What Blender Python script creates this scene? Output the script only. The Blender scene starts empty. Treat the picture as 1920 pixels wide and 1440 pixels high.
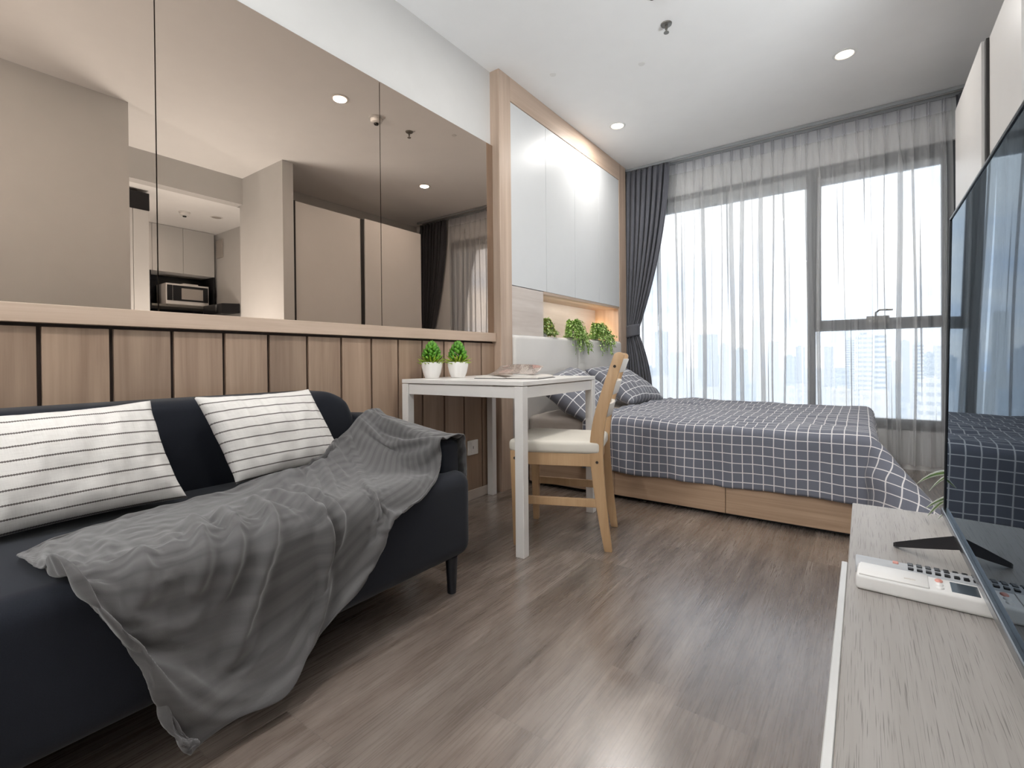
import bpy, bmesh, math, random
from mathutils import Vector, Matrix, noise
PI = math.pi
sc = bpy.context.scene
COL = sc.collection
W = {}                       # world matrix of each object we make

# ------------------------------------------------------------------ helpers
def link(o, parent=None):
    COL.objects.link(o)
    if parent is not None:
        o.parent = parent
        o.matrix_parent_inverse = W[parent.name].inverted()
    W[o.name] = o.matrix_basis.copy()
    return o

def tag(o, label=None, cat=None, group=None, kind=None):
    if label: o['label'] = label
    if cat: o['category'] = cat
    if group: o['group'] = group
    if kind: o['kind'] = kind
    return o

def thing(name, label, cat, loc=(0, 0, 0), rz=0.0, group=None):
    o = bpy.data.objects.new(name, None)
    o.empty_display_size = 0.1
    o.matrix_basis = Matrix.Translation(loc) @ Matrix.Rotation(rz, 4, 'Z')
    link(o)
    return tag(o, label, cat, group)

def obj(name, bm, mat, parent=None, smooth=False, label=None, angle=None):
    me = bpy.data.meshes.new(name)
    bm.normal_update()
    bm.to_mesh(me); bm.free()
    mats = mat if isinstance(mat, (list, tuple)) else [mat]
    for m in mats: me.materials.append(m)
    if smooth:
        me.polygons.foreach_set('use_smooth', [True] * len(me.polygons))
        if angle is not None:
            me.set_sharp_from_angle(angle=math.radians(angle))
    o = bpy.data.objects.new(name, me)
    link(o, parent)
    if label: o['label'] = label
    return o

def BM(): return bmesh.new()

def merge(bm, tmp, M=None, mi=0):
    if M is not None: bmesh.ops.transform(tmp, matrix=M, verts=tmp.verts)
    for f in tmp.faces: f.material_index = mi
    me = bpy.data.meshes.new('tmp'); tmp.to_mesh(me); tmp.free()
    bm.from_mesh(me); bpy.data.meshes.remove(me)

def box(bm, x0, x1, y0, y1, z0, z1, bev=0.0, seg=2, M=None, mi=0):
    t = bmesh.new()
    bmesh.ops.create_cube(t, size=1.0)
    S = Matrix.Translation(((x0+x1)/2, (y0+y1)/2, (z0+z1)/2)) @ Matrix.Diagonal((abs(x1-x0), abs(y1-y0), abs(z1-z0), 1))
    bmesh.ops.transform(t, matrix=S, verts=t.verts)
    if bev > 0:
        bmesh.ops.bevel(t, geom=list(t.edges), offset=bev, segments=seg, profile=0.5, affect='EDGES')
    merge(bm, t, M, mi)
    return bm

def prism(bm, pts, d0, d1, axes='xz', bev=0.0, seg=2, M=None, mi=0):
    """closed outline pts in the plane of two axes, extruded along the third from d0 to d1"""
    t = bmesh.new()
    ax = {'x': 0, 'y': 1, 'z': 2}
    a, b = ax[axes[0]], ax[axes[1]]; c = 3 - a - b
    lo, hi = [], []
    for p in pts:
        for d, L in ((d0, lo), (d1, hi)):
            v = [0, 0, 0]; v[a] = p[0]; v[b] = p[1]; v[c] = d
            L.append(t.verts.new(v))
    t.faces.new(lo); t.faces.new(hi[::-1])
    n = len(pts)
    for i in range(n):
        t.faces.new((lo[i], hi[i], hi[(i+1) % n], lo[(i+1) % n]))
    bmesh.ops.recalc_face_normals(t, faces=t.faces)
    if bev > 0:
        bmesh.ops.bevel(t, geom=list(t.edges), offset=bev, segments=seg, profile=0.5, affect='EDGES')
    merge(bm, t, M, mi)
    return bm

def cyl(bm, c0, c1, r0, r1=None, n=24, mi=0):
    r1 = r0 if r1 is None else r1
    c0, c1 = Vector(c0), Vector(c1); d = c1 - c0
    t = bmesh.new()
    bmesh.ops.create_cone(t, cap_ends=True, segments=n, radius1=r0, radius2=r1, depth=d.length)
    q = Vector((0, 0, 1)).rotation_difference(d.normalized()).to_matrix().to_4x4()
    merge(bm, t, Matrix.Translation((c0 + c1) / 2) @ q, mi)
    return bm

def lathe(bm, prof, c=(0, 0, 0), n=32, mi=0):
    rings = []
    t = bmesh.new()
    for r, z in prof:
        if r < 1e-6:
            rings.append([t.verts.new((c[0], c[1], c[2] + z))])
        else:
            rings.append([t.verts.new((c[0] + r*math.cos(2*PI*i/n), c[1] + r*math.sin(2*PI*i/n), c[2] + z)) for i in range(n)])
    for A, B in zip(rings, rings[1:]):
        for i in range(n):
            j = (i + 1) % n
            if len(A) == 1 and len(B) == 1: continue
            if len(A) == 1: t.faces.new((A[0], B[j], B[i]))
            elif len(B) == 1: t.faces.new((A[i], A[j], B[0]))
            else: t.faces.new((A[i], A[j], B[j], B[i]))
    bmesh.ops.recalc_face_normals(t, faces=t.faces)
    merge(bm, t, None, mi)
    return bm

def tube(bm, pts, r, n=8, mi=0):
    pts = [Vector(p) for p in pts]
    rs = r if isinstance(r, (list, tuple)) else [r] * len(pts)
    t = bmesh.new(); rings = []
    up = Vector((0, 0, 1))
    for i, p in enumerate(pts):
        d = (pts[min(i+1, len(pts)-1)] - pts[max(i-1, 0)]).normalized()
        a = d.cross(up)
        if a.length < 1e-3: a = d.cross(Vector((1, 0, 0)))
        a.normalize(); b = a.cross(d)
        rings.append([t.verts.new(p + (a*math.cos(2*PI*k/n) + b*math.sin(2*PI*k/n)) * rs[i]) for k in range(n)])
    for A, B in zip(rings, rings[1:]):
        for k in range(n): t.faces.new((A[k], A[(k+1) % n], B[(k+1) % n], B[k]))
    t.faces.new(rings[0][::-1]); t.faces.new(rings[-1])
    bmesh.ops.recalc_face_normals(t, faces=t.faces)
    merge(bm, t, None, mi)
    return bm

def grid(P, U=None):
    """bmesh from a 2-D array of points, with uv"""
    bm = bmesh.new(); uvl = bm.loops.layers.uv.new('UVMap')
    n, m = len(P), len(P[0])
    V = [[bm.verts.new(P[i][j]) for j in range(m)] for i in range(n)]
    for i in range(n - 1):
        for j in range(m - 1):
            f = bm.faces.new((V[i][j], V[i+1][j], V[i+1][j+1], V[i][j+1]))
            for lp, (a, b) in zip(f.loops, ((i, j), (i+1, j), (i+1, j+1), (i, j+1))):
                lp[uvl].uv = U[a][b] if U else (a/(n-1), b/(m-1))
    return bm

def crom(p0, p1, p2, p3, t):
    return 0.5*((2*p1) + (p2 - p0)*t + (2*p0 - 5*p1 + 4*p2 - p3)*t*t + (3*p1 - p0 - 3*p2 + p3)*t*t*t)

def cr_line(pts, x):
    n = len(pts) - 1
    x = min(max(x, 0.0), n - 1e-6); i = int(x); t = x - i
    g = lambda k: pts[min(max(k, 0), n)]
    return crom(g(i-1), g(i), g(i+1), g(i+2), t)

def solid(o, t, off=-1.0):
    m = o.modifiers.new('thickness', 'SOLIDIFY'); m.thickness = t; m.offset = off
    return o

def subsurf(o, n=1):
    m = o.modifiers.new('smooth', 'SUBSURF'); m.levels = n; m.render_levels = n
    return o

def fbm(x, y, z=0.0, o=4):
    return noise.fractal(Vector((x, y, z)), 1.0, 2.0, o, noise_basis='PERLIN_ORIGINAL')

def sstep(a, b, x):
    t = min(max((x - a) / (b - a), 0.0), 1.0)
    return t*t*(3 - 2*t)

# ------------------------------------------------------------------ materials
class N:
    def __init__(s, name):
        s.m = bpy.data.materials.new(name); s.m.use_nodes = True
        s.t = s.m.node_tree; s.b = s.t.nodes['Principled BSDF']; s.out = s.t.nodes['Material Output']
    def n(s, typ, **k):
        x = s.t.nodes.new('ShaderNode' + typ)
        for a, v in k.items(): setattr(x, a, v)
        return x
    def l(s, a, b): s.t.links.new(a, b)
    def math(s, op, a, b=None, c=None):
        x = s.n('Math', operation=op)
        for i, v in enumerate((a, b, c)):
            if v is None: continue
            if isinstance(v, (int, float)): x.inputs[i].default_value = v
            else: s.l(v, x.inputs[i])
        return x.outputs[0]
    def mix(s, f, a, b, mode='MIX'):
        x = s.n('Mix', data_type='RGBA', blend_type=mode)
        for i, v in ((0, f), (6, a), (7, b)):
            if isinstance(v, (int, float)): x.inputs[i].default_value = v
            elif isinstance(v, (tuple, list)): x.inputs[i].default_value = (*v, 1)
            else: s.l(v, x.inputs[i])
        return x.outputs[2]
    def ramp(s, f, stops):
        x = s.n('ValToRGB'); s.l(f, x.inputs[0]); e = x.color_ramp.elements
        while len(e) < len(stops): e.new(0.5)
        for el, (p, c) in zip(e, stops):
            el.position = p; el.color = (*c, 1) if len(c) == 3 else c
        return x.outputs[0]
    def coord(s, which='Object', scale=(1, 1, 1), loc=(0, 0, 0)):
        tc = s.n('TexCoord'); mp = s.n('Mapping')
        mp.inputs['Scale'].default_value = scale; mp.inputs['Location'].default_value = loc
        s.l(tc.outputs[which], mp.inputs[0]); return mp.outputs[0]
    def noise(s, vec, scale, detail=4, rough=0.5, dist=0.0):
        x = s.n('TexNoise'); s.l(vec, x.inputs['Vector'])
        x.inputs['Scale'].default_value = scale; x.inputs['Detail'].default_value = detail
        x.inputs['Roughness'].default_value = rough; x.inputs['Distortion'].default_value = dist
        return x.outputs[0]
    def bump(s, h, strength=0.2, dist=0.01):
        x = s.n('Bump'); x.inputs['Strength'].default_value = strength; x.inputs['Distance'].default_value = dist
        s.l(h, x.inputs['Height']); s.l(x.outputs[0], s.b.inputs['Normal']); return x
    def base(s, c, rough=0.5, spec=0.5, metal=0.0):
        if isinstance(c, (tuple, list)): s.b.inputs['Base Color'].default_value = (*c, 1)
        else: s.l(c, s.b.inputs['Base Color'])
        s.b.inputs['Roughness'].default_value = rough
        s.b.inputs['Specular IOR Level'].default_value = spec
        s.b.inputs['Metallic'].default_value = metal
        return s

def plain(name, c, rough=0.5, spec=0.5, metal=0.0, var=0.04, bump=0.0, bs=200):
    m = N(name)
    v = m.coord()
    f = m.noise(v, 7.0, 3)
    lo = tuple(x*(1-var) for x in c); hi = tuple(min(1, x*(1+var)) for x in c)
    m.base(m.ramp(f, [(0.3, lo), (0.7, hi)]), rough, spec, metal)
    if bump: m.bump(m.noise(v, bs, 2), bump, 0.002)
    return m.m

def wood(name, c1, c2, axis='z', rough=0.45, across=14.0, along=1.1, spec=0.4, pores=0.0, boards=None, seed=0.0, fine=0.25):
    """c1 dark vein, c2 light body; grain runs along axis"""
    m = N(name)
    tc = m.n('TexCoord'); v = tc.outputs['Object']
    if boards is not None:            # (axis index, width, origin): every board gets its own piece of timber
        ai, wd, org = boards
        sp = m.n('SeparateXYZ'); m.l(v, sp.inputs[0])
        k = m.math('FLOOR', m.math('DIVIDE', m.math('SUBTRACT', sp.outputs[ai], org), wd))
        wn = m.n('TexWhiteNoise', noise_dimensions='1D'); m.l(k, wn.inputs['W'])
        sc_ = m.n('VectorMath', operation='SCALE'); m.l(wn.outputs['Color'], sc_.inputs[0]); sc_.inputs['Scale'].default_value = 30
        ad = m.n('VectorMath', operation='ADD'); m.l(v, ad.inputs[0]); m.l(sc_.outputs[0], ad.inputs[1]); v = ad.outputs[0]
        tone = wn.outputs['Value']
    else: tone = None
    mp = m.n('Mapping'); m.l(v, mp.inputs[0])
    s = [across]*3; s['xyz'.index(axis)] = along
    mp.inputs['Scale'].default_value = s; mp.inputs['Location'].default_value = (seed, seed*1.7, seed*2.3)
    g = m.noise(mp.outputs[0], 1.0, 5, 0.6, 0.6)
    mp2 = m.n('Mapping'); m.l(v, mp2.inputs[0])
    s2 = [across*9]*3; s2['xyz'.index(axis)] = along*2.5
    mp2.inputs['Scale'].default_value = s2
    g2 = m.noise(mp2.outputs[0], 1.0, 3, 0.6)
    f = m.math('ADD', m.math('MULTIPLY', g, 1 - fine), m.math('MULTIPLY', g2, fine))
    col = m.ramp(f, [(0.32, c1), (0.5, tuple((a+b)/2 for a, b in zip(c1, c2))), (0.68, c2)])
    if tone is not None:
        t = m.math('ADD', m.math('MULTIPLY', tone, 0.3), 0.85)
        cb = m.n('CombineXYZ')
        for i in range(3): m.l(t, cb.inputs[i])
        col = m.mix(1.0, col, cb.outputs[0], 'MULTIPLY')
    if pores:
        mp3 = m.n('Mapping'); m.l(v, mp3.inputs[0])
        s3 = [800.0]*3; s3['xyz'.index(axis)] = 12.0
        mp3.inputs['Scale'].default_value = s3
        p = m.noise(mp3.outputs[0], 1.0, 2, 0.5, 0.3)
        col = m.mix(m.math('MULTIPLY', m.ramp(p, [(0.585, (0, 0, 0)), (0.66, (1, 1, 1))]), pores), col, tuple(x*0.45 for x in c1))
    m.base(col, rough, spec)
    m.bump(g2, 0.08, 0.002)
    return m.m

def emit(name, c, s):
    m = N(name); m.base((0.9, 0.9, 0.9))
    m.b.inputs['Emission Color'].default_value = (*c, 1); m.b.inputs['Emission Strength'].default_value = s
    return m.m

M = {}
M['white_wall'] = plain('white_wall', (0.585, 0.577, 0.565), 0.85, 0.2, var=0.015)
M['white_wall_lit'] = plain('window_wall_lit', (0.84, 0.835, 0.825), 0.85, 0.2, var=0.015)  # lighter copy of the white wall paint; missing light put into the colour
M['ceiling'] = plain('ceiling_paint', (0.875, 0.87, 0.865), 0.9, 0.15, var=0.01)
M['oak'] = wood('pale_oak_laminate', (0.39, 0.285, 0.215), (0.58, 0.45, 0.355), 'z', across=18, along=0.9)
M['oak_y'] = wood('pale_oak_laminate_long', (0.43, 0.315, 0.235), (0.58, 0.45, 0.355), 'y', across=18, along=0.9)
M['oak_pale'] = wood('washed_oak_panel', (0.52, 0.45, 0.40), (0.66, 0.60, 0.555), 'y', across=9, along=1.2)
M['panel_oak'] = wood('wall_panel_oak', (0.235, 0.155, 0.107), (0.40, 0.285, 0.205), 'z', across=11, along=0.8, boards=(1, 0.1638, 0.317), rough=0.4)
M['groove'] = plain('dark_groove', (0.035, 0.022, 0.016), 0.8)
M['bed_wood'] = wood('bed_base_oak', (0.33, 0.215, 0.14), (0.52, 0.365, 0.25), 'x', across=16, along=0.8)
M['chair_wood'] = wood('birch_chair_wood', (0.40, 0.245, 0.125), (0.51, 0.335, 0.19), 'z', across=20, along=1.5, rough=0.4)
M['birch_lit'] = plain('lit_birch', (0.78, 0.73, 0.66), 0.45)  # birch of the slats made paler; window light is put into the colour
M['console_top'] = wood('limed_oak_top', (0.290, 0.265, 0.245), (0.355, 0.33, 0.31), 'y', across=22, along=0.9, pores=0.75, rough=0.42)
M['white_lacquer'] = plain('white_lacquer', (0.56, 0.555, 0.545), 0.28, 0.5, var=0.01)
M['white_satin'] = plain('white_satin', (0.78, 0.775, 0.765), 0.38, 0.5, var=0.01)
M['table_white'] = plain('table_white', (0.76, 0.735, 0.71), 0.35, 0.5, var=0.01)
M['door_white'] = plain('cabinet_door_white', (0.62, 0.63, 0.635), 0.38, 0.5, var=0.01)
M['wardrobe'] = plain('wardrobe_cream', (0.67, 0.645, 0.62), 0.4, 0.4, var=0.01)
M['dark_gap'] = plain('dark_gap', (0.02, 0.018, 0.017), 0.7)
M['alu'] = plain('grey_aluminium', (0.36, 0.375, 0.39), 0.4, 0.5, 0.3)
M['win_dark'] = plain('window_frame_grey', (0.075, 0.082, 0.09), 0.4, 0.5)
M['win_light'] = plain('window_rail_light', (0.55, 0.57, 0.57), 0.45, 0.5)
M['black_plastic'] = plain('black_plastic', (0.012, 0.013, 0.016), 0.3, 0.5)
M['black_matt'] = plain('black_matt', (0.01, 0.01, 0.012), 0.55, 0.4)
M['chrome'] = plain('brushed_bezel', (0.26, 0.28, 0.30), 0.25, 0.5, 1.0)
M['grey_plastic'] = plain('grey_plastic', (0.40, 0.41, 0.43), 0.4, 0.5)
M['white_plastic'] = plain('white_plastic', (0.78, 0.76, 0.74), 0.35, 0.5)
M['beige_plastic'] = plain('beige_plastic', (0.62, 0.57, 0.52), 0.45)
M['red_button'] = plain('pink_button', (0.62, 0.27, 0.22), 0.4)
M['lcd'] = plain('remote_display', (0.06, 0.075, 0.09), 0.15)
M['black_metal'] = plain('black_powder_coat', (0.015, 0.015, 0.018), 0.45)
M['brass_dark'] = plain('dark_screw', (0.02, 0.012, 0.008), 0.5)
M['navy_wood'] = plain('black_stained_leg', (0.006, 0.007, 0.012), 0.35)
M['headboard'] = plain('cream_upholstery', (0.66, 0.64, 0.615), 0.6, 0.3, var=0.02, bump=0.08, bs=350)
M['sheet'] = plain('beige_sheet', (0.62, 0.555, 0.50), 0.85, 0.2, var=0.03)
M['mattress'] = plain('mattress_fabric', (0.55, 0.50, 0.45), 0.9, 0.2)
M['seat_fabric'] = plain('cream_seat_fabric', (0.66, 0.62, 0.55), 0.85, 0.2, var=0.03, bump=0.15, bs=900)
M['pot'] = plain('white_ceramic_pot', (0.82, 0.80, 0.78), 0.3, 0.5, var=0.005)
M['soil'] = plain('dark_soil', (0.03, 0.02, 0.014), 0.95, 0.1, var=0.3)
M['white_disc'] = plain('white_fitting', (0.76, 0.75, 0.73), 0.4)
M['steel'] = plain('dull_steel', (0.25, 0.24, 0.22), 0.35, 0.5, 0.8)
M['backsplash'] = plain('black_backsplash', (0.008, 0.009, 0.012), 0.12, 0.5)
M['paper'] = plain('magazine_paper', (0.72, 0.68, 0.63), 0.35, 0.5)
M['vent'] = plain('grey_vent', (0.42, 0.39, 0.36), 0.6)
M['baseboard'] = plain('baseboard_beige', (0.46, 0.40, 0.35), 0.5)
M['glow'] = emit('lamp_glow', (1.0, 0.83, 0.62), 9.0)

def m_floor():
    m = N('grey_brown_plank_floor')
    tc = m.n('TexCoord'); v = tc.outputs['Object']
    sp = m.n('SeparateXYZ'); m.l(v, sp.inputs[0])
    wd, ln = 0.185, 1.25
    u = m.math('DIVIDE', sp.outputs[0], wd); row = m.math('FLOOR', u)
    wn = m.n('TexWhiteNoise', noise_dimensions='1D'); m.l(row, wn.inputs['W'])
    w = m.math('ADD', m.math('DIVIDE', sp.outputs[1], ln), wn.outputs['Value']); colm = m.math('FLOOR', w)
    cb = m.n('CombineXYZ'); m.l(row, cb.inputs[0]); m.l(colm, cb.inputs[1])
    w2 = m.n('TexWhiteNoise', noise_dimensions='2D'); m.l(cb.outputs[0], w2.inputs['Vector'])
    off = m.n('VectorMath', operation='SCALE'); m.l(w2.outputs['Color'], off.inputs[0]); off.inputs['Scale'].default_value = 40
    ad = m.n('VectorMath', operation='ADD'); m.l(v, ad.inputs[0]); m.l(off.outputs[0], ad.inputs[1])
    def gr(sx, sy, det, dist):
        mp = m.n('Mapping'); m.l(ad.outputs[0], mp.inputs[0]); mp.inputs['Scale'].default_value = (sx, sy, 1)
        return m.noise(mp.outputs[0], 1.0, det, 0.6, dist)
    big = gr(7, 1.3, 4, 1.2); fine = gr(240, 6, 3, 0.2); mid = gr(26, 2.2, 4, 0.8)
    f = m.math('ADD', m.math('ADD', m.math('MULTIPLY', big, 0.5), m.math('MULTIPLY', mid, 0.36)), m.math('MULTIPLY', fine, 0.14))
    col = m.ramp(f, [(0.34, (0.085, 0.063, 0.05)), (0.47, (0.155, 0.12, 0.099)), (0.56, (0.205, 0.165, 0.139)), (0.68, (0.275, 0.23, 0.198))])
    t = m.math('ADD', m.math('MULTIPLY', w2.outputs['Value'], 0.34), 0.83)
    c3 = m.n('CombineXYZ')
    for i in range(3): m.l(t, c3.inputs[i])
    col = m.mix(1.0, col, c3.outputs[0], 'MULTIPLY')
    fu = m.math('FRACT', u); fw = m.math('FRACT', w)
    e1 = m.math('LESS_THAN', fu, 0.009); e2 = m.math('LESS_THAN', fw, 0.0016)
    e = m.math('MAXIMUM', e1, e2)
    col = m.mix(m.math('MULTIPLY', e, 0.3), col, (0.03, 0.024, 0.02))
    m.base(col, 0.36, 0.5)
    rr = m.math('ADD', m.math('MULTIPLY', fine, 0.16), 0.20); m.l(rr, m.b.inputs['Roughness'])
    m.b.inputs['Coat Weight'].default_value = 1.0; m.b.inputs['Coat Roughness'].default_value = 0.25; m.b.inputs['Coat IOR'].default_value = 1.8
    m.bump(m.math('SUBTRACT', fine, m.math('MULTIPLY', e, 1.0)), 0.06, 0.003)
    return m.m
M['floor'] = m_floor()

def m_mirror():
    m = N('bronze_mirror'); m.base((0.53, 0.43, 0.355), 0.0, 0.5, 1.0)
    v = m.coord(); m.l(m.math('MULTIPLY', m.noise(v, 3, 2), 0.004), m.b.inputs['Roughness'])
    return m.m
M['mirror'] = m_mirror()

def m_glass():
    m = N('window_glass')
    tr = m.n('BsdfTransparent'); tr.inputs[0].default_value = (0.94, 0.96, 0.97, 1)
    gl = m.n('BsdfGlossy'); gl.inputs['Roughness'].default_value = 0.0
    fr = m.n('Fresnel'); fr.inputs[0].default_value = 1.5
    mx = m.n('MixShader'); m.l(fr.outputs[0], mx.inputs[0]); m.l(tr.outputs[0], mx.inputs[1]); m.l(gl.outputs[0], mx.inputs[2])
    m.l(mx.outputs[0], m.out.inputs[0]); return m.m
M['glass'] = m_glass()

def m_sheer(name, op, c=(0.86, 0.87, 0.88), back=0.55):
    m = N(name)
    v = m.coord('Object', (1, 1, 1))
    wv = m.noise(v, 900, 1)
    tr = m.n('BsdfTransparent')
    df = m.n('BsdfDiffuse'); df.inputs[0].default_value = (*c, 1)
    tl = m.n('BsdfTranslucent'); tl.inputs[0].default_value = (*(x*back for x in c), 1)
    a = m.n('MixShader'); a.inputs[0].default_value = 0.5; m.l(df.outputs[0], a.inputs[1]); m.l(tl.outputs[0], a.inputs[2])
    mx = m.n('MixShader'); m.l(m.math('ADD', m.math('MULTIPLY', wv, 0.08), op - 0.04), mx.inputs[0])
    m.l(tr.outputs[0], mx.inputs[1]); m.l(a.outputs[0], mx.inputs[2])
    m.l(mx.outputs[0], m.out.inputs[0]); return m.m
M['sheer'] = m_sheer('sheer_voile', 0.53, (0.95, 0.955, 0.96))
M['sheer_tape'] = m_sheer('sheer_heading_tape', 0.86, (0.80, 0.81, 0.84), 0.8)

def m_fabric(name, c, var=0.2, scale=600, rough=0.9, sheen=0.3, bump=0.2):
    m = N(name); v = m.coord()
    f = m.noise(v, scale, 2); g = m.noise(v, 5, 3)
    ff = m.math('ADD', m.math('MULTIPLY', f, 0.6), m.math('MULTIPLY', g, 0.4))
    m.base(m.ramp(ff, [(0.35, tuple(x*(1-var) for x in c)), (0.65, tuple(x*(1+var) for x in c))]), rough, 0.2)
    m.b.inputs['Sheen Weight'].default_value = sheen; m.b.inputs['Sheen Roughness'].default_value = 0.5
    m.bump(f, bump, 0.001); return m.m
M['sofa'] = m_fabric('navy_black_sofa_fabric', (0.0095, 0.0115, 0.0175), 0.2, 500, 0.85, 0.10)
M['curtain'] = m_fabric('grey_blackout_curtain', (0.105, 0.108, 0.126), 0.12, 700, 0.75, 0.2)
M['curtain_dark'] = m_fabric('charcoal_blackout_curtain', (0.062, 0.062, 0.072), 0.12, 700, 0.8, 0.2)

def m_throw():
    m = N('grey_ribbed_throw'); tc = m.n('TexCoord'); sp = m.n('SeparateXYZ'); m.l(tc.outputs['UV'], sp.inputs[0])
    w = m.math('SINE', m.math('MULTIPLY', sp.outputs[1], 2*PI*17))
    nz = m.noise(m.coord('UV', (6, 60, 1)), 1.0, 3)
    f = m.math('ADD', m.math('MULTIPLY', w, 0.13), m.math('ADD', m.math('MULTIPLY', nz, 0.5), 0.25))
    m.base(m.ramp(f, [(0.2, (0.066, 0.063, 0.064)), (0.8, (0.130, 0.125, 0.125))]), 0.95, 0.15)
    m.b.inputs['Sheen Weight'].default_value = 0.35
    fine = m.noise(m.coord('Object'), 700, 2)
    m.bump(m.math('ADD', m.math('MULTIPLY', w, 0.15), m.math('MULTIPLY', fine, 0.6)), 0.25, 0.002)
    return m.m
M['throw'] = m_throw()

def m_check(name, size, lw, c, line, warp=0.004):
    """white window-pane check woven into grey cotton; uv are metres of cloth"""
    m = N(name); tc = m.n('TexCoord')
    nz = m.n('TexNoise'); nz.inputs['Scale'].default_value = 6; m.l(tc.outputs['UV'], nz.inputs['Vector'])
    sub = m.n('VectorMath', operation='SUBTRACT'); m.l(nz.outputs['Color'], sub.inputs[0]); sub.inputs[1].default_value = (0.5, 0.5, 0.5)
    scl = m.n('VectorMath', operation='SCALE'); m.l(sub.outputs[0], scl.inputs[0]); scl.inputs['Scale'].default_value = warp
    add = m.n('VectorMath', operation='ADD'); m.l(tc.outputs['UV'], add.inputs[0]); m.l(scl.outputs[0], add.inputs[1])
    sp = m.n('SeparateXYZ'); m.l(add.outputs[0], sp.inputs[0])
    ls = []
    for i in (0, 1):
        fr = m.math('FRACT', m.math('DIVIDE', sp.outputs[i], size))
        d = m.math('ABSOLUTE', m.math('SUBTRACT', fr, 0.5))
        ls.append(m.math('LESS_THAN', d, lw / size / 2))
    k = m.math('MAXIMUM', ls[0], ls[1])
    f = m.noise(m.coord('UV'), 500, 2)
    body = m.ramp(f, [(0.3, tuple(x*0.88 for x in c)), (0.7, tuple(x*1.12 for x in c))])
    m.base(m.mix(k, body, line), 0.85, 0.2); m.b.inputs['Sheen Weight'].default_value = 0.15
    m.bump(f, 0.1, 0.001); return m.m
M['check'] = m_check('grey_window_check_duvet', 0.0475, 0.0045, (0.160, 0.168, 0.205), (0.70, 0.68, 0.68))
M['check_pillow'] = m_check('grey_window_check_pillow', 0.066, 0.0058, (0.165, 0.170, 0.200), (0.72, 0.72, 0.73))

def m_cushion():
    m = N('cream_linen_stitched_stripes'); tc = m.n('TexCoord'); sp = m.n('SeparateXYZ'); m.l(tc.outputs['UV'], sp.inputs[0])
    fr = m.math('FRACT', m.math('ADD', m.math('MULTIPLY', sp.outputs[1], 9.0), 0.35))
    d = m.math('ABSOLUTE', m.math('SUBTRACT', fr, 0.5))
    dash = m.math('SINE', m.math('MULTIPLY', sp.outputs[0], 2*PI*95))
    wdt = m.math('ADD', m.math('MULTIPLY', dash, 0.016), 0.060)
    k = m.math('LESS_THAN', d, wdt)
    slub = m.noise(m.coord('UV', (12, 160, 1)), 1.0, 3); slub2 = m.noise(m.coord('UV', (300, 10, 1)), 1.0, 2)
    f = m.math('ADD', m.math('MULTIPLY', slub, 0.6), m.math('MULTIPLY', slub2, 0.4))
    body = m.ramp(f, [(0.3, (0.62, 0.59, 0.56)), (0.7, (0.76, 0.735, 0.705))])
    m.base(m.mix(m.math('MULTIPLY', k, 0.9), body, (0.075, 0.06, 0.055)), 0.9, 0.2)
    m.bump(f, 0.25, 0.0015); return m.m
M['cushion'] = m_cushion()

def m_leaf(name, c1, c2, rough=0.45, trans=0.15):
    m = N(name); v = m.coord('Object')
    oi = m.noise(v, 60, 2)
    m.base(m.ramp(oi, [(0.35, c1), (0.65, c2)]), rough, 0.4)
    return m.m
M['leaf_green'] = m_leaf('bud_green', (0.045, 0.17, 0.012), (0.14, 0.36, 0.03))
M['leaf_lime'] = m_leaf('leaf_lime', (0.14, 0.26, 0.012), (0.40, 0.52, 0.05))
M['fern'] = m_leaf('fern_green', (0.10, 0.28, 0.025), (0.38, 0.58, 0.11))
M['fern_pale'] = m_leaf('fern_pale_green', (0.26, 0.44, 0.10), (0.62, 0.72, 0.36))
M['olive_leaf'] = m_leaf('olive_leaf', (0.16, 0.20, 0.02), (0.42, 0.42, 0.08))
M['dracaena'] = m_leaf('variegated_leaf', (0.10, 0.22, 0.05), (0.25, 0.40, 0.10))
M['dracaena_white'] = m_leaf('variegated_leaf_white', (0.62, 0.68, 0.60), (0.80, 0.84, 0.78))
M['stem'] = plain('plant_stem', (0.12, 0.20, 0.03), 0.6)

def m_photo():
    m = N('printed_photo_page'); tc = m.n('TexCoord')
    vo = m.n('TexVoronoi', feature='F1'); mp = m.n('Mapping'); mp.inputs['Scale'].default_value = (7, 3, 1)
    m.l(tc.outputs['UV'], mp.inputs[0]); m.l(mp.outputs[0], vo.inputs['Vector']); vo.inputs['Scale'].default_value = 1.0
    sp = m.n('SeparateXYZ'); m.l(vo.outputs['Color'], sp.inputs[0])
    c = m.ramp(sp.outputs[0], [(0.0, (0.16, 0.11, 0.09)), (0.35, (0.30, 0.23, 0.19)), (0.6, (0.45, 0.38, 0.33)), (0.85, (0.62, 0.55, 0.50)), (0.97, (0.45, 0.20, 0.16))])
    n1 = m.noise(m.coord('UV', (40, 14, 1)), 1.0, 4)
    m.base(m.mix(0.45, c, m.ramp(n1, [(0.42, (0.05, 0.04, 0.035)), (0.58, (0.5, 0.43, 0.38))])), 0.3, 0.5)
    return m.m
M['photo'] = m_photo()

def m_tv():
    m = N('tv_screen_glass'); m.base((0.004, 0.005, 0.007), 0.3, 0.0)      # dark panel under an anti-reflection coat
    gl = m.n('BsdfGlossy'); gl.inputs[0].default_value = (0.52, 0.60, 0.68, 1); gl.inputs['Roughness'].default_value = 0.012
    fr = m.n('Fresnel'); fr.inputs[0].default_value = 1.5
    mx = m.n('MixShader'); m.l(fr.outputs[0], mx.inputs[0]); m.l(m.b.outputs[0], mx.inputs[1]); m.l(gl.outputs[0], mx.inputs[2])
    m.l(mx.outputs[0], m.out.inputs[0])
    return m.m
M['tv'] = m_tv()

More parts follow.
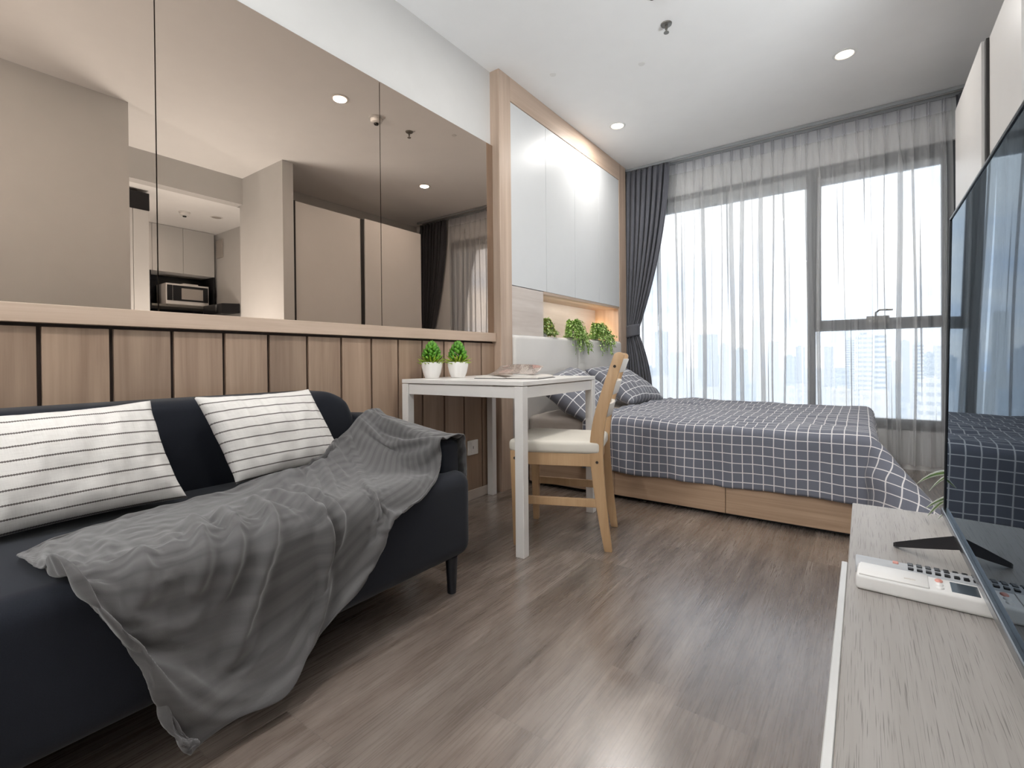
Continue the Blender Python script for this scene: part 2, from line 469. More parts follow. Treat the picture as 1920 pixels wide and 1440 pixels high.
def m_tower(name, wall, win, sz, fx=0.55, fz=0.5):
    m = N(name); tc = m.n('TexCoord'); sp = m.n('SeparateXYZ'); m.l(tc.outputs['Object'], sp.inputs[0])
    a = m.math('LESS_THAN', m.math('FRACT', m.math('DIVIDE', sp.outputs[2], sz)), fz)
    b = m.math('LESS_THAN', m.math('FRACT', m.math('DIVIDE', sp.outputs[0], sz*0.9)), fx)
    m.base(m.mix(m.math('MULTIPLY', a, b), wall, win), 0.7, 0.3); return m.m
TW = [m_tower('tower_grey', (0.76, 0.79, 0.82), (0.70, 0.74, 0.78), 4.0),  # distance haze is put into these pale facade colours
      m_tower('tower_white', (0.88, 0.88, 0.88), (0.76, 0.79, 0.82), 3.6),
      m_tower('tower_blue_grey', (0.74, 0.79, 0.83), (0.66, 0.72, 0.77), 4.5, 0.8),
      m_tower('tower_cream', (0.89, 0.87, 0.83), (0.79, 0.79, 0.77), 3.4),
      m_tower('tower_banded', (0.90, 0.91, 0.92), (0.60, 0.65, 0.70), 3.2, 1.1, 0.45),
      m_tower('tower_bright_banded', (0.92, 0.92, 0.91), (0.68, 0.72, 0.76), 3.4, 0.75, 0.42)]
M['ground'] = plain('hazy_city_ground', (0.78, 0.79, 0.80), 0.9, 0.1, var=0.08)  # haze and extra bounce towards the ceiling put into this pale colour

# ------------------------------------------------------------------ setting
H = 2.66
XW = -1.90          # face of the left wall
def struct(name, bm, mat, parent=None, label=None, cat=None, **k):
    o = obj(name, bm, mat, parent, **k)
    if parent is None:
        tag(o, label, cat, kind='structure')
    return o

struct('floor', box(BM(), -2.3, 3.3, -2.75, 4.85, -0.1, 0.0), M['floor'], label='grey brown wood plank floor of the room', cat='floor')
struct('ceiling', box(BM(), -2.3, 3.3, -2.75, 4.85, H, H+0.1), M['ceiling'], label='white painted ceiling with recessed downlights', cat='ceiling')
bm = BM(); box(bm, -2.3, -1.912, -2.75, 2.412, 0, H); box(bm, -2.3, -2.165, 2.412, 4.85, 0, H); box(bm, -2.165, -1.9, 4.405, 4.85, 0, H)
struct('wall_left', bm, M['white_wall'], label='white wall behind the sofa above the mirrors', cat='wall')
bm = BM()
box(bm, -2.165, -1.885, 4.58, 4.85, 0, H); box(bm, 0.53, 1.3, 4.58, 4.85, 0, H)
box(bm, -1.885, 0.53, 4.58, 4.85, 0, 0.285); box(bm, -1.885, 0.53, 4.58, 4.85, 2.355, H)
struct('wall_window', bm, M['white_wall_lit'], label='white wall around the big window', cat='wall')
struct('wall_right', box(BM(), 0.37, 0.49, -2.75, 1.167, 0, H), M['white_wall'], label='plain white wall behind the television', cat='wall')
struct('wall_back', box(BM(), -2.3, 0.49, -2.85, -2.6, 0, H), M['white_wall'], label='white wall at the far end behind the camera', cat='wall')
struct('wall_partition', box(BM(), 0.45, 1.26, 2.318, 2.42, 0, H), M['white_wall'], label='narrow white partition wall between wardrobe and kitchen, seen in the mirror', cat='wall')
struct('wall_wardrobe', box(BM(), 1.145, 1.26, 2.42, 4.85, 0, H), M['white_wall'], label='white wall behind and above the wardrobe', cat='wall')
struct('wall_entry', box(BM(), 0.49, 3.3, 0.9, 1.0, 0, H), M['white_wall'], label='white wall of the entry passage beside the kitchen', cat='wall')
bm = BM(); box(bm, 2.96, 3.3, 1.0, 2.78, 0, H); struct('wall_kitchen', bm, M['white_wall'], label='white wall behind the kitchen cupboards', cat='wall')
struct('wall_kitchen_side', box(BM(), 1.26, 2.96, 2.66, 2.78, 0, H), M['white_wall'], label='white side wall of the kitchen with a grey vent', cat='wall')
struct('beam', box(BM(), 1.2, 1.32, 1.0, 2.318, 2.40, H), M['white_wall'], label='white beam over the kitchen opening', cat='beam')
struct('ceiling_kitchen', box(BM(), 1.32, 2.96, 1.0, 2.66, 2.40, 2.44), M['ceiling'], label='lower white ceiling of the kitchen', cat='ceiling')

# wainscot boards with dark grooves, baseboard, ledge
bm = BM()
box(bm, -1.912, -1.9085, -2.6, 2.41, 0.0, 0.95, mi=1)
y = 0.317 - 18*0.1638
while y < 2.40:
    y0, y1 = max(y + 0.0055, -2.6), min(y + 0.1638 - 0.0055, 2.41)
    if y1 - y0 > 0.02: box(bm, -1.909, -1.893, y0, y1, 0.0, 0.938, 0.0012, 1)
    y += 0.1638
struct('wall_paneling', bm, [M['panel_oak'], M['groove']], label='oak wainscot of upright boards with dark grooves behind the sofa', cat='wall paneling')
struct('baseboard_left', box(BM(), -1.895, -1.886, -2.6, 2.41, 0, 0.058, 0.002), M['baseboard'], label='low beige baseboard under the oak wainscot', cat='baseboard')
struct('trim_1', box(BM(), -1.9118, -1.874, -2.6, 2.408, 0.9480, 1.0017, 0.002), M['oak_y'], label='oak ledge rail between wainscot and mirrors', cat='trim')

# ------------------------------------------------------------------ mirrors
for k, (y0, y1, lab) in enumerate(((-0.316, 0.606, 'large bronze mirror panel at the left edge, above the left cushion'),
                                  (0.606, 1.527, 'middle bronze mirror panel reflecting the microwave and a downlight'),
                                  (1.527, 2.4105, 'bronze mirror panel next to the oak frame, reflecting the dark curtain'))):
    o = obj('mirror_panel', box(BM(), -1.9118, -1.893, y0 + 0.0018, y1 - 0.0018, 1.0022, 2.188), M['mirror'])
    tag(o, lab, 'mirror', 'bronze mirror panels')

# ------------------------------------------------------------------ storage wall over the bed
un = thing('storage_unit', 'built-in oak framed white storage wall above the bed head', 'cabinet', (-2.0, 3.4, 0))
Y0, Y1 = 2.412, 4.402
fx0, fx1 = -2.16, -1.84
obj('frame_stile', box(BM(), fx0, fx1, Y0, Y0 + 0.122, 0, H, 0.0015, 1), M['oak'], un)
obj('frame_stile', box(BM(), fx0, fx1, Y1 - 0.152, Y1, 0, H, 0.0015, 1), M['oak'], un)
obj('top_rail', box(BM(), fx0, fx1, Y0 + 0.122, Y1 - 0.152, 2.506, H, 0.0015, 1), M['oak_y'], un)
ya, yb = Y0 + 0.123, Y1 - 0.153
obj('carcass', box(BM(), fx0, -1.868, ya, yb, 1.322, 2.505), M['white_satin'], un)
w4 = (yb - ya) / 4
for k in range(4):
    obj('door', box(BM(), -1.864, -1.843, ya + k*w4 + 0.0014, ya + (k+1)*w4 - 0.0014, 1.320, 2.503, 0.001, 1), M['door_white'], un)
obj('side_panel', box(BM(), fx0, -1.845, ya, 2.920, 0.997, 1.316, 0.001, 1), M['oak_pale'], un, label='pale washed oak panel beside the niche')
obj('niche_back', box(BM(), fx0, -2.085, 2.922, 4.24, 0.997, 1.3195), M['oak_pale'], un, label='pale washed oak back of the niche')
bm = BM(); box(bm, -2.084, -1.845, 2.922, 4.2375, 1.300, 1.3195); obj('niche_top', bm, M['oak_y'], un)
obj('niche_side', box(BM(), -2.084, -1.845, 4.2275, yb, 0.997, 1.300, 0.001, 1), M['oak'], un)
obj('niche_shelf', box(BM(), fx0, -1.845, ya, yb, 0.962, 0.9965), M['white_satin'], un)
bm = BM(); box(bm, fx0, -1.91, ya, yb, 0.0, 0.961); obj('back_panel', bm, M['oak'], un)

hb = thing('headboard', 'cream upholstered headboard of two padded panels below the niche', 'headboard', (-1.86, 3.4, 0))
for a, b in ((ya + 0.003, 3.396), (3.400, yb - 0.003)):
    obj('padded_panel', box(BM(), -1.908, -1.822, a, b, 0.215, 0.993, 0.022, 5), M['headboard'], hb, smooth=True, angle=60)

# ------------------------------------------------------------------ bed
bd = thing('platform_bed', 'low oak platform bed frame with wide drawer fronts', 'bed', (-0.87, 3.45, 0))
bx0, bx1, by0, by1 = -1.818, 0.045, 2.70, 4.24
obj('box', box(BM(), bx0, bx1, by0 + 0.001, by1, 0.03, 0.2), M['bed_wood'], bd)
obj('plinth', box(BM(), bx0 + 0.03, bx1 - 0.03, by0 + 0.03, by1 - 0.03, 0.0, 0.03), M['black_matt'], bd)
for a, b in ((-1.816, -1.206), (-1.203, -0.585), (-0.582, 0.043)):
    obj('drawer', box(BM(), a, b, by0 - 0.018, by0, 0.022, 0.198, 0.001, 1), M['bed_wood'], bd)
# mattress with its fitted sheet
mt = thing('mattress', 'mattress in a beige fitted sheet on the bed base', 'mattress', (-0.87, 3.45, 0.2))
o = obj('core', box(BM(), -1.815, 0.035, 2.70, 4.225, 0.2005, 0.425, 0.05, 4), M['mattress'], mt, smooth=True, angle=60)
def sheet():
    P = []; U = []
    n, m = 60, 80
    for i in range(n):
        x = -1.818 + 1.856*i/(n-1); r = []
        for j in range(m):
            t = j/(m-1)
            # path: near side up, top, far side down
            s = t*2.0
            if s < 0.24: y, z = 2.694, 0.215 + s
            elif s < 1.76: y, z = 2.694 + (s - 0.24)*1.012, 0.455
            else: y, z = 4.232, 0.455 - (s - 1.76)
            e = math.exp(-((s-0.24)/0.03)**2) + math.exp(-((s-1.76)/0.03)**2)
            z -= 0.012*e
            w = 0.006*fbm(x*7, s*7, 1.3) + 0.004*math.sin(x*40 + 6*s)*math.exp(-((s-0.30)/0.12)**2)*sstep(-1.2, -1.7, x)
            if s < 0.24: y -= abs(w)*0.7
            else: z += w + 0.003
            r.append((x, y, z))
        P.append(r)
    return grid(P)
o = obj('fitted_sheet', sheet(), M['sheet'], mt, smooth=True); solid(o, 0.004, 1.0)

# duvet: rectangle of cloth laid over the mattress, hanging at the near side and the foot
def duvet():
    xl, xe, yf, yn = -1.405, 0.056, 4.19, 2.672
    n, m = 190, 170
    A = [xl + (xe + 0.50 - xl)*i/(n-1) for i in range(n)]
    B = [yf + 0.06 - (yf + 0.06 - (yn - 0.305))*j/(m-1) for j in range(m)]
    P = []; U = []
    R = 0.045
    def hang(e):           # rounded edge: returns (out, down) for arc length e past the edge start
        if e <= 0: return 0.0, 0.0
        q = R*PI/2
        if e < q:
            a = e/R
            return R*math.sin(a), R*(1 - math.cos(a))
        return R, R + (e - q)
    for a in A:
        r = []; ur = []
        for b in B:
            top = 0.487 + 0.012*fbm(a*2.2, b*2.2, 5.1, 3)
            # crinkles of the quilt, mostly running lengthwise
            cr = 0.012*fbm(a*2.2, b*9, 2.2, 2) + 0.0035*fbm(a*7, b*16, 7.7, 2)
            sh = xe - R; nh = yn + R
            ea = max(a - sh, 0.0); eb = max(nh - b, 0.0); ef = max(b - (yf - R), 0.0)
            if ea > 0 and eb > 0:
                d = math.hypot(ea, eb); k = min(ea, eb)/max(ea, eb, 1e-6)
                o_, dn = hang(d)
                th = math.atan2(ea, eb)
                fin = max(d - R*1.2, 0.0)*0.84*math.sin(2*th)**1.3
                o2 = o_ + fin
                dn = dn - fin*0.30
                x = sh + o2*math.sin(th); y = nh - o2*math.cos(th); z = top - dn*1.0
            else:
                oa, da = hang(ea); ob, db = hang(eb); of, dff = hang(ef)
                x = (a if ea == 0 else sh + oa + 0.04*max(ea - R, 0)); y = (b if eb == 0 and ef == 0 else (nh - ob if eb > 0 else yf - R + of))
                z = top - da - db - dff
            hangk = sstep(0.0, 0.10, eb + ea)
            z += cr*(1 - hangk)
            # side drop: soft vertical waves
            if eb > 0:
                wv = 0.010*fbm(a*6.5, b*1.5, 3.3, 3)*hangk*sstep(0.0, 0.3, eb)*2.2
                y += wv - 0.012*hangk
            if ea > 0: x += 0.012*fbm(b*7, a*2, 9.1, 2)*hangk
            # rolled head end
            k = sstep(0.10, 0.0, a - xl)
            if eb <= 0 and ef <= 0: z += 0.016*math.sin(PI*min((a - xl)/0.10, 1.0)) - 0.026*k*k
            # bunched quilt towards the head at the far side
            z += 0.022*math.exp(-((a + 1.12)/0.16)**2 - ((b - 3.95)/0.3)**2)
            z = max(z, 0.02 + 0.02*abs(fbm(a*5, b*5)))
            r.append((x, y, z)); ur.append((a, b))
        P.append(r); U.append(ur)
    return grid(P, U)
du = obj('duvet', duvet(), M['check'], smooth=True); solid(du, 0.014, 1.0)
tag(du, 'grey duvet with a white window-pane check spread over the bed', 'duvet')

def pillow_mesh(c, sx, sy, th, M4, n=46, seed=0.0, wr=0.012, uvs=(1.0, 1.0), power=0.42, concave=0.06, corners=None, wu=2.2, wv=3.0):
    """plump pillow: two faces joined round the seam; local x/y across, z thickness"""
    bm = bmesh.new(); uvl = bm.loops.layers.uv.new('UVMap')
    faces = []
    def pt(i, j, s):
        u = -1 + 2*i/(n-1); v = -1 + 2*j/(n-1)
        k = (max(1 - u*u, 0)*max(1 - v*v, 0))**power
        x = u*(1 - concave*(1 - v*v)*abs(u)**3); y = v*(1 - concave*(1 - u*u)*abs(v)**3)
        z = s*th*k
        edge = (1 - k)
        z += s*wr*k**0.5*(fbm(u*wu + seed, v*wv, seed, 2) + 0.5*fbm(u*wu*2.6 + seed, v*wv, seed + 3, 2))
        z += 0.006*fbm(u*3 + seed, v*3 + seed, 1.0, 2)*edge
        if corners:
            a, b = (u + 1)/2, (v + 1)/2
            a2 = a + (x - u)/2; b2 = b + (y - v)/2
            p = (corners[0]*(1-a2)*(1-b2) + corners[1]*a2*(1-b2) + corners[2]*a2*b2 + corners[3]*(1-a2)*b2)
            nrm = (corners[1] - corners[0]).cross(corners[3] - corners[0]).normalized()
            return p + nrm*z
        return M4 @ Vector((x*sx/2, y*sy/2, z))
    grids = []
    for s in (1, -1):
        G = []
        for i in range(n):
            row = []
            for j in range(n):
                if s == -1 and (i in (0, n-1) or j in (0, n-1)): row.append(grids[0][i][j])
                else: row.append(bm.verts.new(pt(i, j, s)))
            G.append(row)
        grids.append(G)
    for gi, G in enumerate(grids):
        for i in range(n-1):
            for j in range(n-1):
                ids = [(i, j), (i+1, j), (i+1, j+1), (i, j+1)]
                if gi == 1: ids = ids[::-1]
                f = bm.faces.new([G[a][b] for a, b in ids])
                for lp, (a, b) in zip(f.loops, ids):
                    lp[uvl].uv = (a/(n-1)*uvs[0], b/(n-1)*uvs[1])
    return bm

def rot(rx=0, ry=0, rz=0):
    return (Matrix.Rotation(math.radians(rz), 4, 'Z') @ Matrix.Rotation(math.radians(ry), 4, 'Y') @ Matrix.Rotation(math.radians(rx), 4, 'X'))

def pillow(name, label, loc, R, sx, sy, th, seed, **k):
    o = obj(name, pillow_mesh(None, sx, sy, th, Matrix.Translation(loc) @ R, seed=seed, uvs=(sx, sy), **k), M['check_pillow'], smooth=True)
    return tag(o, label, 'pillow', 'checked bed pillows')
pillow('bed_pillow', 'grey checked pillow at the near side of the bed, seen under the table', (-1.575, 2.93, 0.605), rot(0, 36, -4) @ rot(0, 0, 90 + 14), 0.64, 0.43, 0.095, 1.3)
pillow('bed_pillow', 'grey checked pillow at the window side of the bed, behind the chair back', (-1.565, 3.73, 0.615), rot(0, 33, 3) @ rot(0, 0, 90 - 4), 0.70, 0.46, 0.10, 4.1)

# ------------------------------------------------------------------ sofa
so = thing('sofa', 'dark navy two-seat sofa on short black legs against the oak wainscot', 'sofa', (-1.5, 0.45, 0))
sy0, sy1 = -0.42, 1.335
bm = BM(); box(bm, -1.80, -1.15, sy0, sy1, 0.128, 0.432, 0.05, 6)
obj('seat', bm, M['sofa'], so, smooth=True, angle=60)
bm = BM()
prism(bm, [(sy0 + 0.1, 0.40), (1.245, 0.40), (1.235, 0.60), (1.20, 0.675), (1.12, 0.715), (sy0 + 0.16, 0.715), (sy0 + 0.12, 0.66)], -1.884, -1.70, 'yz', 0.035, 4)
obj('backrest', bm, M['sofa'], so, smooth=True, angle=60)
def arm_pts(): return [(-1.86, 0.36), (-1.86, 0.605), (-1.72, 0.612), (-1.24, 0.548), (-1.205, 0.53), (-1.205, 0.40)]
bm = BM(); prism(bm, arm_pts(), 1.225, 1.322, 'xz', 0.016, 3); obj('arm', bm, M['sofa'], so, smooth=True, angle=60)
bm = BM(); prism(bm, arm_pts(), sy0 + 0.01, sy0 + 0.107, 'xz', 0.016, 3); obj('arm', bm, M['sofa'], so, smooth=True, angle=60)
for x in (-1.195, -1.74):
    for yy in (1.262, sy0 + 0.075):
        obj('leg', cyl(BM(), (x, yy, 0), (x, yy, 0.13), 0.0155, 0.0225), M['navy_wood'], so, smooth=True, angle=40)

def cushion(label, corners, seed):
    cs = [Vector(c) for c in corners]
    o = obj('throw_cushion', pillow_mesh(None, 1, 1, 0.082, None, n=64, seed=seed, wr=0.009, corners=cs, power=0.46, concave=0.065, wu=4.2, wv=1.3), M['cushion'], smooth=True)
    return tag(o, label, 'cushion', 'striped cushions on the sofa')
# corners: bottom-left, bottom-right, top-right, top-left (seen from the room), middle plane of the cushion
def near_(p, k):          # a little further out from the sofa back
    return (p[0]*k, p[1]*k, 0.83 - (0.83 - p[2])*k)
kk = 0.976
cushion('cream cushion with dark stitched stripes at the left edge, propped on the sofa back', [near_(p, kk) for p in ((-1.60, 0.115, 0.428), (-1.60, 0.578, 0.436), (-1.672, 0.512, 0.722), (-1.672, 0.09, 0.712))], 2.0)
cushion('cream striped cushion between the other cushion and the grey throw', [near_(p, kk) for p in ((-1.605, 0.715, 0.445), (-1.605, 1.115, 0.446), (-1.688, 1.015, 0.728), (-1.688, 0.630, 0.724))], 8.0)

# throw blanket
FR = 14
def throw():
    C = [
     [(-1.66,1.348,.44),(-1.56,1.350,.43),(-1.46,1.352,.42),(-1.36,1.352,.405),(-1.28,1.350,.39),(-1.195,1.346,.375)],
     [(-1.66,1.342,.56),(-1.56,1.344,.55),(-1.46,1.345,.54),(-1.36,1.345,.525),(-1.28,1.344,.51),(-1.192,1.342,.50)],
     [(-1.66,1.318,.627),(-1.56,1.322,.618),(-1.46,1.325,.606),(-1.36,1.325,.592),(-1.28,1.325,.58),(-1.190,1.322,.560)],
     [(-1.61,1.21,.632),(-1.54,1.21,.632),(-1.45,1.21,.618),(-1.36,1.21,.600),(-1.28,1.215,.575),(-1.192,1.225,.545)],
     [(-1.58,1.125,.585),(-1.50,1.12,.572),(-1.42,1.13,.55),(-1.34,1.14,.525),(-1.26,1.16,.495),(-1.178,1.185,.455)],
     [(-1.565,1.05,.547),(-1.46,1.04,.525),(-1.36,1.04,.497),(-1.26,1.05,.472),(-1.175,1.065,.447),(-1.122,1.055,.405)],
     [(-1.575,.975,.517),(-1.46,.95,.487),(-1.34,.93,.462),(-1.22,.925,.450),(-1.138,.93,.425),(-1.118,.932,.362)],
     [(-1.58,.90,.492),(-1.46,.87,.462),(-1.33,.86,.449),(-1.19,.86,.447),(-1.127,.868,.39),(-1.112,.868,.262)],
     [(-1.555,.79,.472),(-1.44,.77,.449),(-1.28,.76,.447),(-1.145,.75,.437),(-1.115,.74,.33),(-1.107,.70,.183)],
     [(-1.535,.67,.452),(-1.42,.66,.446),(-1.25,.65,.446),(-1.142,.65,.434),(-1.112,.645,.28),(-1.100,.60,.095)],
     [(-1.53,.555,.447),(-1.40,.54,.445),(-1.24,.53,.446),(-1.142,.52,.432),(-1.110,.51,.25),(-1.095,.49,.10)],
     [(-1.51,.42,.446),(-1.38,.41,.445),(-1.23,.41,.447),(-1.142,.41,.434),(-1.110,.41,.25),(-1.085,.40,.066)],
     [(-1.46,.285,.447),(-1.34,.28,.447),(-1.22,.28,.448),(-1.142,.29,.438),(-1.110,.33,.28),(-1.088,.392,.072)],
     [(-1.388,.194,.448),(-1.30,.198,.448),(-1.21,.204,.450),(-1.135,.215,.452),(-1.108,.29,.325),(-1.09,.388,.078)],
    ]
    C = [[Vector(p) for p in c] for c in C]
    n, m = 150, 90
    Q = [[None]*m for _ in range(n)]
    for i in range(n):
        s = i/(n-1)*(len(C)-1)
        for j in range(m):
            t = j/(m-1)*5
            col = [cr_line(c, t) for c in C]
            Q[i][j] = cr_line(col, s)
    P = [[None]*m for _ in range(n)]
    for i in range(n):
        for j in range(m):
            a = Q[min(i+1, n-1)][j] - Q[max(i-1, 0)][j]; b = Q[i][min(j+1, m-1)] - Q[i][max(j-1, 0)]
            nr = b.cross(a)
            nr = nr.normalized() if nr.length > 1e-9 else Vector((1, 0, 0))
            if nr.dot(Vector((1.0, 0.0, 0.9))) < 0 and i > n*0.2: nr = -nr
            s, t = i/(n-1)*(len(C)-1), j/(m-1)
            d = 0.0
            onarm = sstep(4.2, 2.6, s)
            # long fold from the arm top down to the hem (one layer lapped over the next)
            fs = 6.15 + 1.1*t*t - 1.9*(1-t)**1.4
            q = s - fs
            d += 0.026*math.exp(-(q/0.34)**2 if q > 0 else -(q/0.07)**2)*sstep(0.0, 0.1, t)
            # small fold near the arm front
            q = s - (3.5 - 0.5*t); d += 0.016*math.exp(-(q/0.25)**2 if q > 0 else -(q/0.10)**2)*sstep(0.15, 0.5, t)
            q = s - (2.55 + 0.5*t); d += 0.013*math.exp(-(q/0.16)**2)*sstep(0.1, 0.4, t)
            # folds that start at the seat edge and run down the hanging part
            for sa, sb, ta, tb_, am, wd in ((10.4, 10.65, .30, .66, .026, .15), (9.85, 10.15, .30, .72, .030, .15), (9.1, 9.95, .28, .84, .036, .17), (8.5, 8.1, .28, 1.05, .036, .16),
                                           (7.75, 7.9, .30, .78, .022, .12), (13.05, 12.0, .45, 1.05, .030, .20), (11.35, 11.6, .36, .80, .020, .18), (12.3, 11.3, .70, 1.1, .022, .2)):
                f = (t - ta)/(tb_ - ta)
                if -0.25 < f < 1.25:
                    q = s - (sa + (sb - sa)*f) - 0.05*math.sin(f*5 + sa)
                    d += am*(math.exp(-(q/wd)**2) - 0.45*math.exp(-((q - 1.9*wd)/wd)**2))*sstep(-0.25, 0.15, f)*sstep(1.25, 0.75, f)
            # gathered corner on the seat at the left
            for c0, am in ((11.6, 0.014), (12.1, 0.016), (12.7, 0.013)):
                d += am*math.exp(-((s - (c0 + 1.6*(t - 0.3)))/0.16)**2)*math.exp(-((t - 0.33)/0.2)**2)
            # drawn lengthwise folds on the seat
            for c0, am in ((0.10, 0.014), (0.27, 0.010), (0.42, 0.010)):
                d += am*math.exp(-((t - c0 - 0.012*(s - 8))/0.045)**2)*sstep(4.5, 6.5, s)*sstep(13.0, 11.0, s)
            d += 0.008*fbm(s*0.9, t*4.0, 3.0, 2)*(1 - 0.5*onarm)
            lim = 0.004
            d = max(d, -lim)
            P[i][j] = Q[i][j] + nr*d
            if P[i][j].z < 0.03: P[i][j].z = 0.03
    U = [[(i/(n-1), j/(m-1)) for j in range(m)] for i in range(n)]
    return grid(P, U)
th = obj('throw_blanket', throw(), M['throw'], smooth=True)
def settle(o, colliders, frames, shrink, quality=6, pin=None):
    """let the cloth settle over the furniture, then keep the settled shape as a plain mesh"""
    sc.frame_start = 1; sc.frame_end = frames
    mods = []
    for c in colliders:
        m = c.modifiers.new('collide', 'COLLISION'); mods.append((c, m))
        c.collision.thickness_outer = 0.004; c.collision.cloth_friction = 60
    cm = o.modifiers.new('cloth', 'CLOTH'); st = cm.settings
    st.quality = quality; st.mass = 0.25; st.air_damping = 3.0
    st.tension_stiffness = 25; st.compression_stiffness = 25; st.shear_stiffness = 12; st.bending_stiffness = 0.2
    st.tension_damping = 15; st.compression_damping = 15; st.shear_damping = 10; st.bending_damping = 1.0
    st.shrink_min = shrink
    if pin:
        vg = o.vertex_groups.new(name='held')
        for idx, wgt in pin: vg.add([idx], wgt, 'REPLACE')
        st.vertex_group_mass = 'held'; st.pin_stiffness = 0.6
    cm.collision_settings.distance_min = 0.004; cm.collision_settings.friction = 60
    cm.collision_settings.use_self_collision = False
    cm.point_cache.frame_start = 1; cm.point_cache.frame_end = frames
    for f in range(1, frames + 1): sc.frame_set(f)
    dg = bpy.context.evaluated_depsgraph_get()
    me = bpy.data.meshes.new_from_object(o.evaluated_get(dg))
    o.modifiers.remove(cm)
    for c, m in mods: c.modifiers.remove(m)
    old = o.data; o.data = me; bpy.data.meshes.remove(old); me.name = o.name
    sc.frame_set(1)
settle(th, [ob for ob in bpy.data.objects if ob.parent == so or ob.name.startswith('throw_cushion') or ob.name == 'floor'], FR, -0.045,
       pin=[(i*90 + j, 1.0) for i in range(150) for j in range(90) if j == 0 or i in (0, 149) or (j == 89 and (i < 75 or i > 128))])
solid(th, 0.005, 0.0); subsurf(th, 1)
tag(th, 'grey ribbed throw blanket draped over the sofa arm and seat, hanging down its front', 'blanket')

# ------------------------------------------------------------------ dining table
tb = thing('dining_table', 'white square table with slim legs pushed against the wainscot', 'table', (-1.5, 2.0, 0))
TA = Vector((-1.145, 1.645, 0)); tr = math.radians(2.9)
TM = Matrix.Translation(TA) @ Matrix.Rotation(tr, 4, 'Z')       # local x from the corner to the wall is negative, y along the wall
TWX, TWY = 0.705, 0.752
obj('tabletop', box(BM(), -TWX, 0, 0, TWY, 0.7215, 0.7405, 0.0015, 1, TM), M['table_white'], tb)
lg = 0.042
for (a, b) in ((0, 0), (-TWX + lg, 0), (0, TWY - lg), (-TWX + lg, TWY - lg)):
    obj('leg', box(BM(), a - lg + 0.0004, a - 0.0004, b + 0.0004, b + lg - 0.0004, 0, 0.7185, 0.0015, 1, TM), M['table_white'], tb)
for bx in ((-TWX + lg + 0.001, -lg - 0.001, 0.006, 0.024), (-TWX + lg + 0.001, -lg - 0.001, TWY - 0.024, TWY - 0.006),
           (-0.024, -0.006, lg + 0.001, TWY - lg - 0.001), (-TWX + 0.006, -TWX + 0.024, lg + 0.001, TWY - lg - 0.001)):
    obj('apron', box(BM(), *bx, 0.668, 0.7165, 0.001, 1, TM), M['table_white'], tb)

# ------------------------------------------------------------------ chair
ch = thing('dining_chair', 'birch ladder-back chair with a cream seat cushion at the white table', 'chair', (-1.138, 2.006, 0))
ang = math.atan2(-0.335, -0.942)          # local +x (front) points to the wall
CM = Matrix.Translation((-1.138, 2.006, 0)) @ Matrix.Rotation(ang, 4, 'Z')
# local y: +y is towards the camera side because of the rotation
def post_outline():
    cen = [(-0.203, 0.0, 0.034), (-0.180, 0.16, 0.044), (-0.160, 0.34, 0.054), (-0.156, 0.46, 0.058), (-0.172, 0.58, 0.054), (-0.212, 0.72, 0.050), (-0.254, 0.845, 0.046)]
    cs = [Vector((a, b, c)) for a, b, c in cen]
    L, Rr = [], []
    for k in range(25):
        p = cr_line(cs, k/24*6)
        L.append((p.x - p.z/2, p.y)); Rr.append((p.x + p.z/2, p.y))
    tx, tz = (L[-1][0] + Rr[-1][0])/2, L[-1][1]
    arc = [(tx - 0.023*math.cos(a), tz + 0.016*math.sin(a)) for a in (0.5, 1.05, 1.57, 2.1, 2.65)]
    return L + arc + Rr[::-1]
for s in (1, -1):
    yb_, yt = s*0.160, s*0.160
    obj('rear_leg', prism(BM(), post_outline(), s*0.1515, s*0.1735, 'xz', 0.003, 2, CM), M['chair_wood'], ch, smooth=True, angle=35)
for s in (1, -1):
    obj('front_leg', prism(BM(), [(0.186, 0), (0.214, 0), (0.226, 0.425), (0.178, 0.425)], s*0.168, s*0.200, 'xz', 0.003, 2, CM), M['chair_wood'], ch, smooth=True, angle=35)
def between(bm, p, q, w, h, bev=0.002):
    p, q = Vector(p), Vector(q); d = q - p
    a = math.atan2(d.y, d.x)
    Mx = CM @ Matrix.Translation((p + q)/2) @ Matrix.Rotation(a, 4, 'Z')
    return box(bm, -d.length/2, d.length/2, -w/2, w/2, -h/2, h/2, bev, 2, Mx)
for s in (1, -1):
    obj('seat_rail', between(BM(), (0.180, s*0.183, 0.392), (-0.130, s*0.163, 0.392), 0.018, 0.056), M['chair_wood'], ch)
    obj('stretcher', between(BM(), (0.190, s*0.183, 0.205), (-0.153, s*0.162, 0.205), 0.016, 0.036), M['chair_wood'], ch)
obj('seat_rail', between(BM(), (0.204, 0.168, 0.392), (0.204, -0.168, 0.392), 0.018, 0.056), M['chair_wood'], ch)
obj('seat_rail', between(BM(), (-0.150, 0.1515, 0.392), (-0.150, -0.1515, 0.392), 0.018, 0.056), M['chair_wood'], ch)
def slat(z, xo, h, sl):
    P = []
    n = 17
    bm = BM()
    pts = []
    for k in range(n):
        y = -0.153 + 0.306*k/(n-1); pts.append((xo - 0.016*(1 - (y/0.153)**2), y))
    out = [(x - 0.008, y) for x, y in pts] + [(x + 0.008, y) for x, y in pts[::-1]]
    prism(bm, out, z - h/2, z + h/2, 'xy', 0.003, 2)
    for v in bm.verts: v.co.x += sl*(v.co.z - z)
    bmesh.ops.transform(bm, matrix=CM, verts=bm.verts)
    return bm
for z, xo, h, sl in ((0.605, -0.192, 0.060, -0.26), (0.705, -0.221, 0.060, -0.31), (0.802, -0.252, 0.060, -0.35)):
    obj('back_slat', slat(z, xo, h, sl), M['birch_lit'], ch, smooth=True, angle=40, label='birch back slat, window light put into its pale colour')
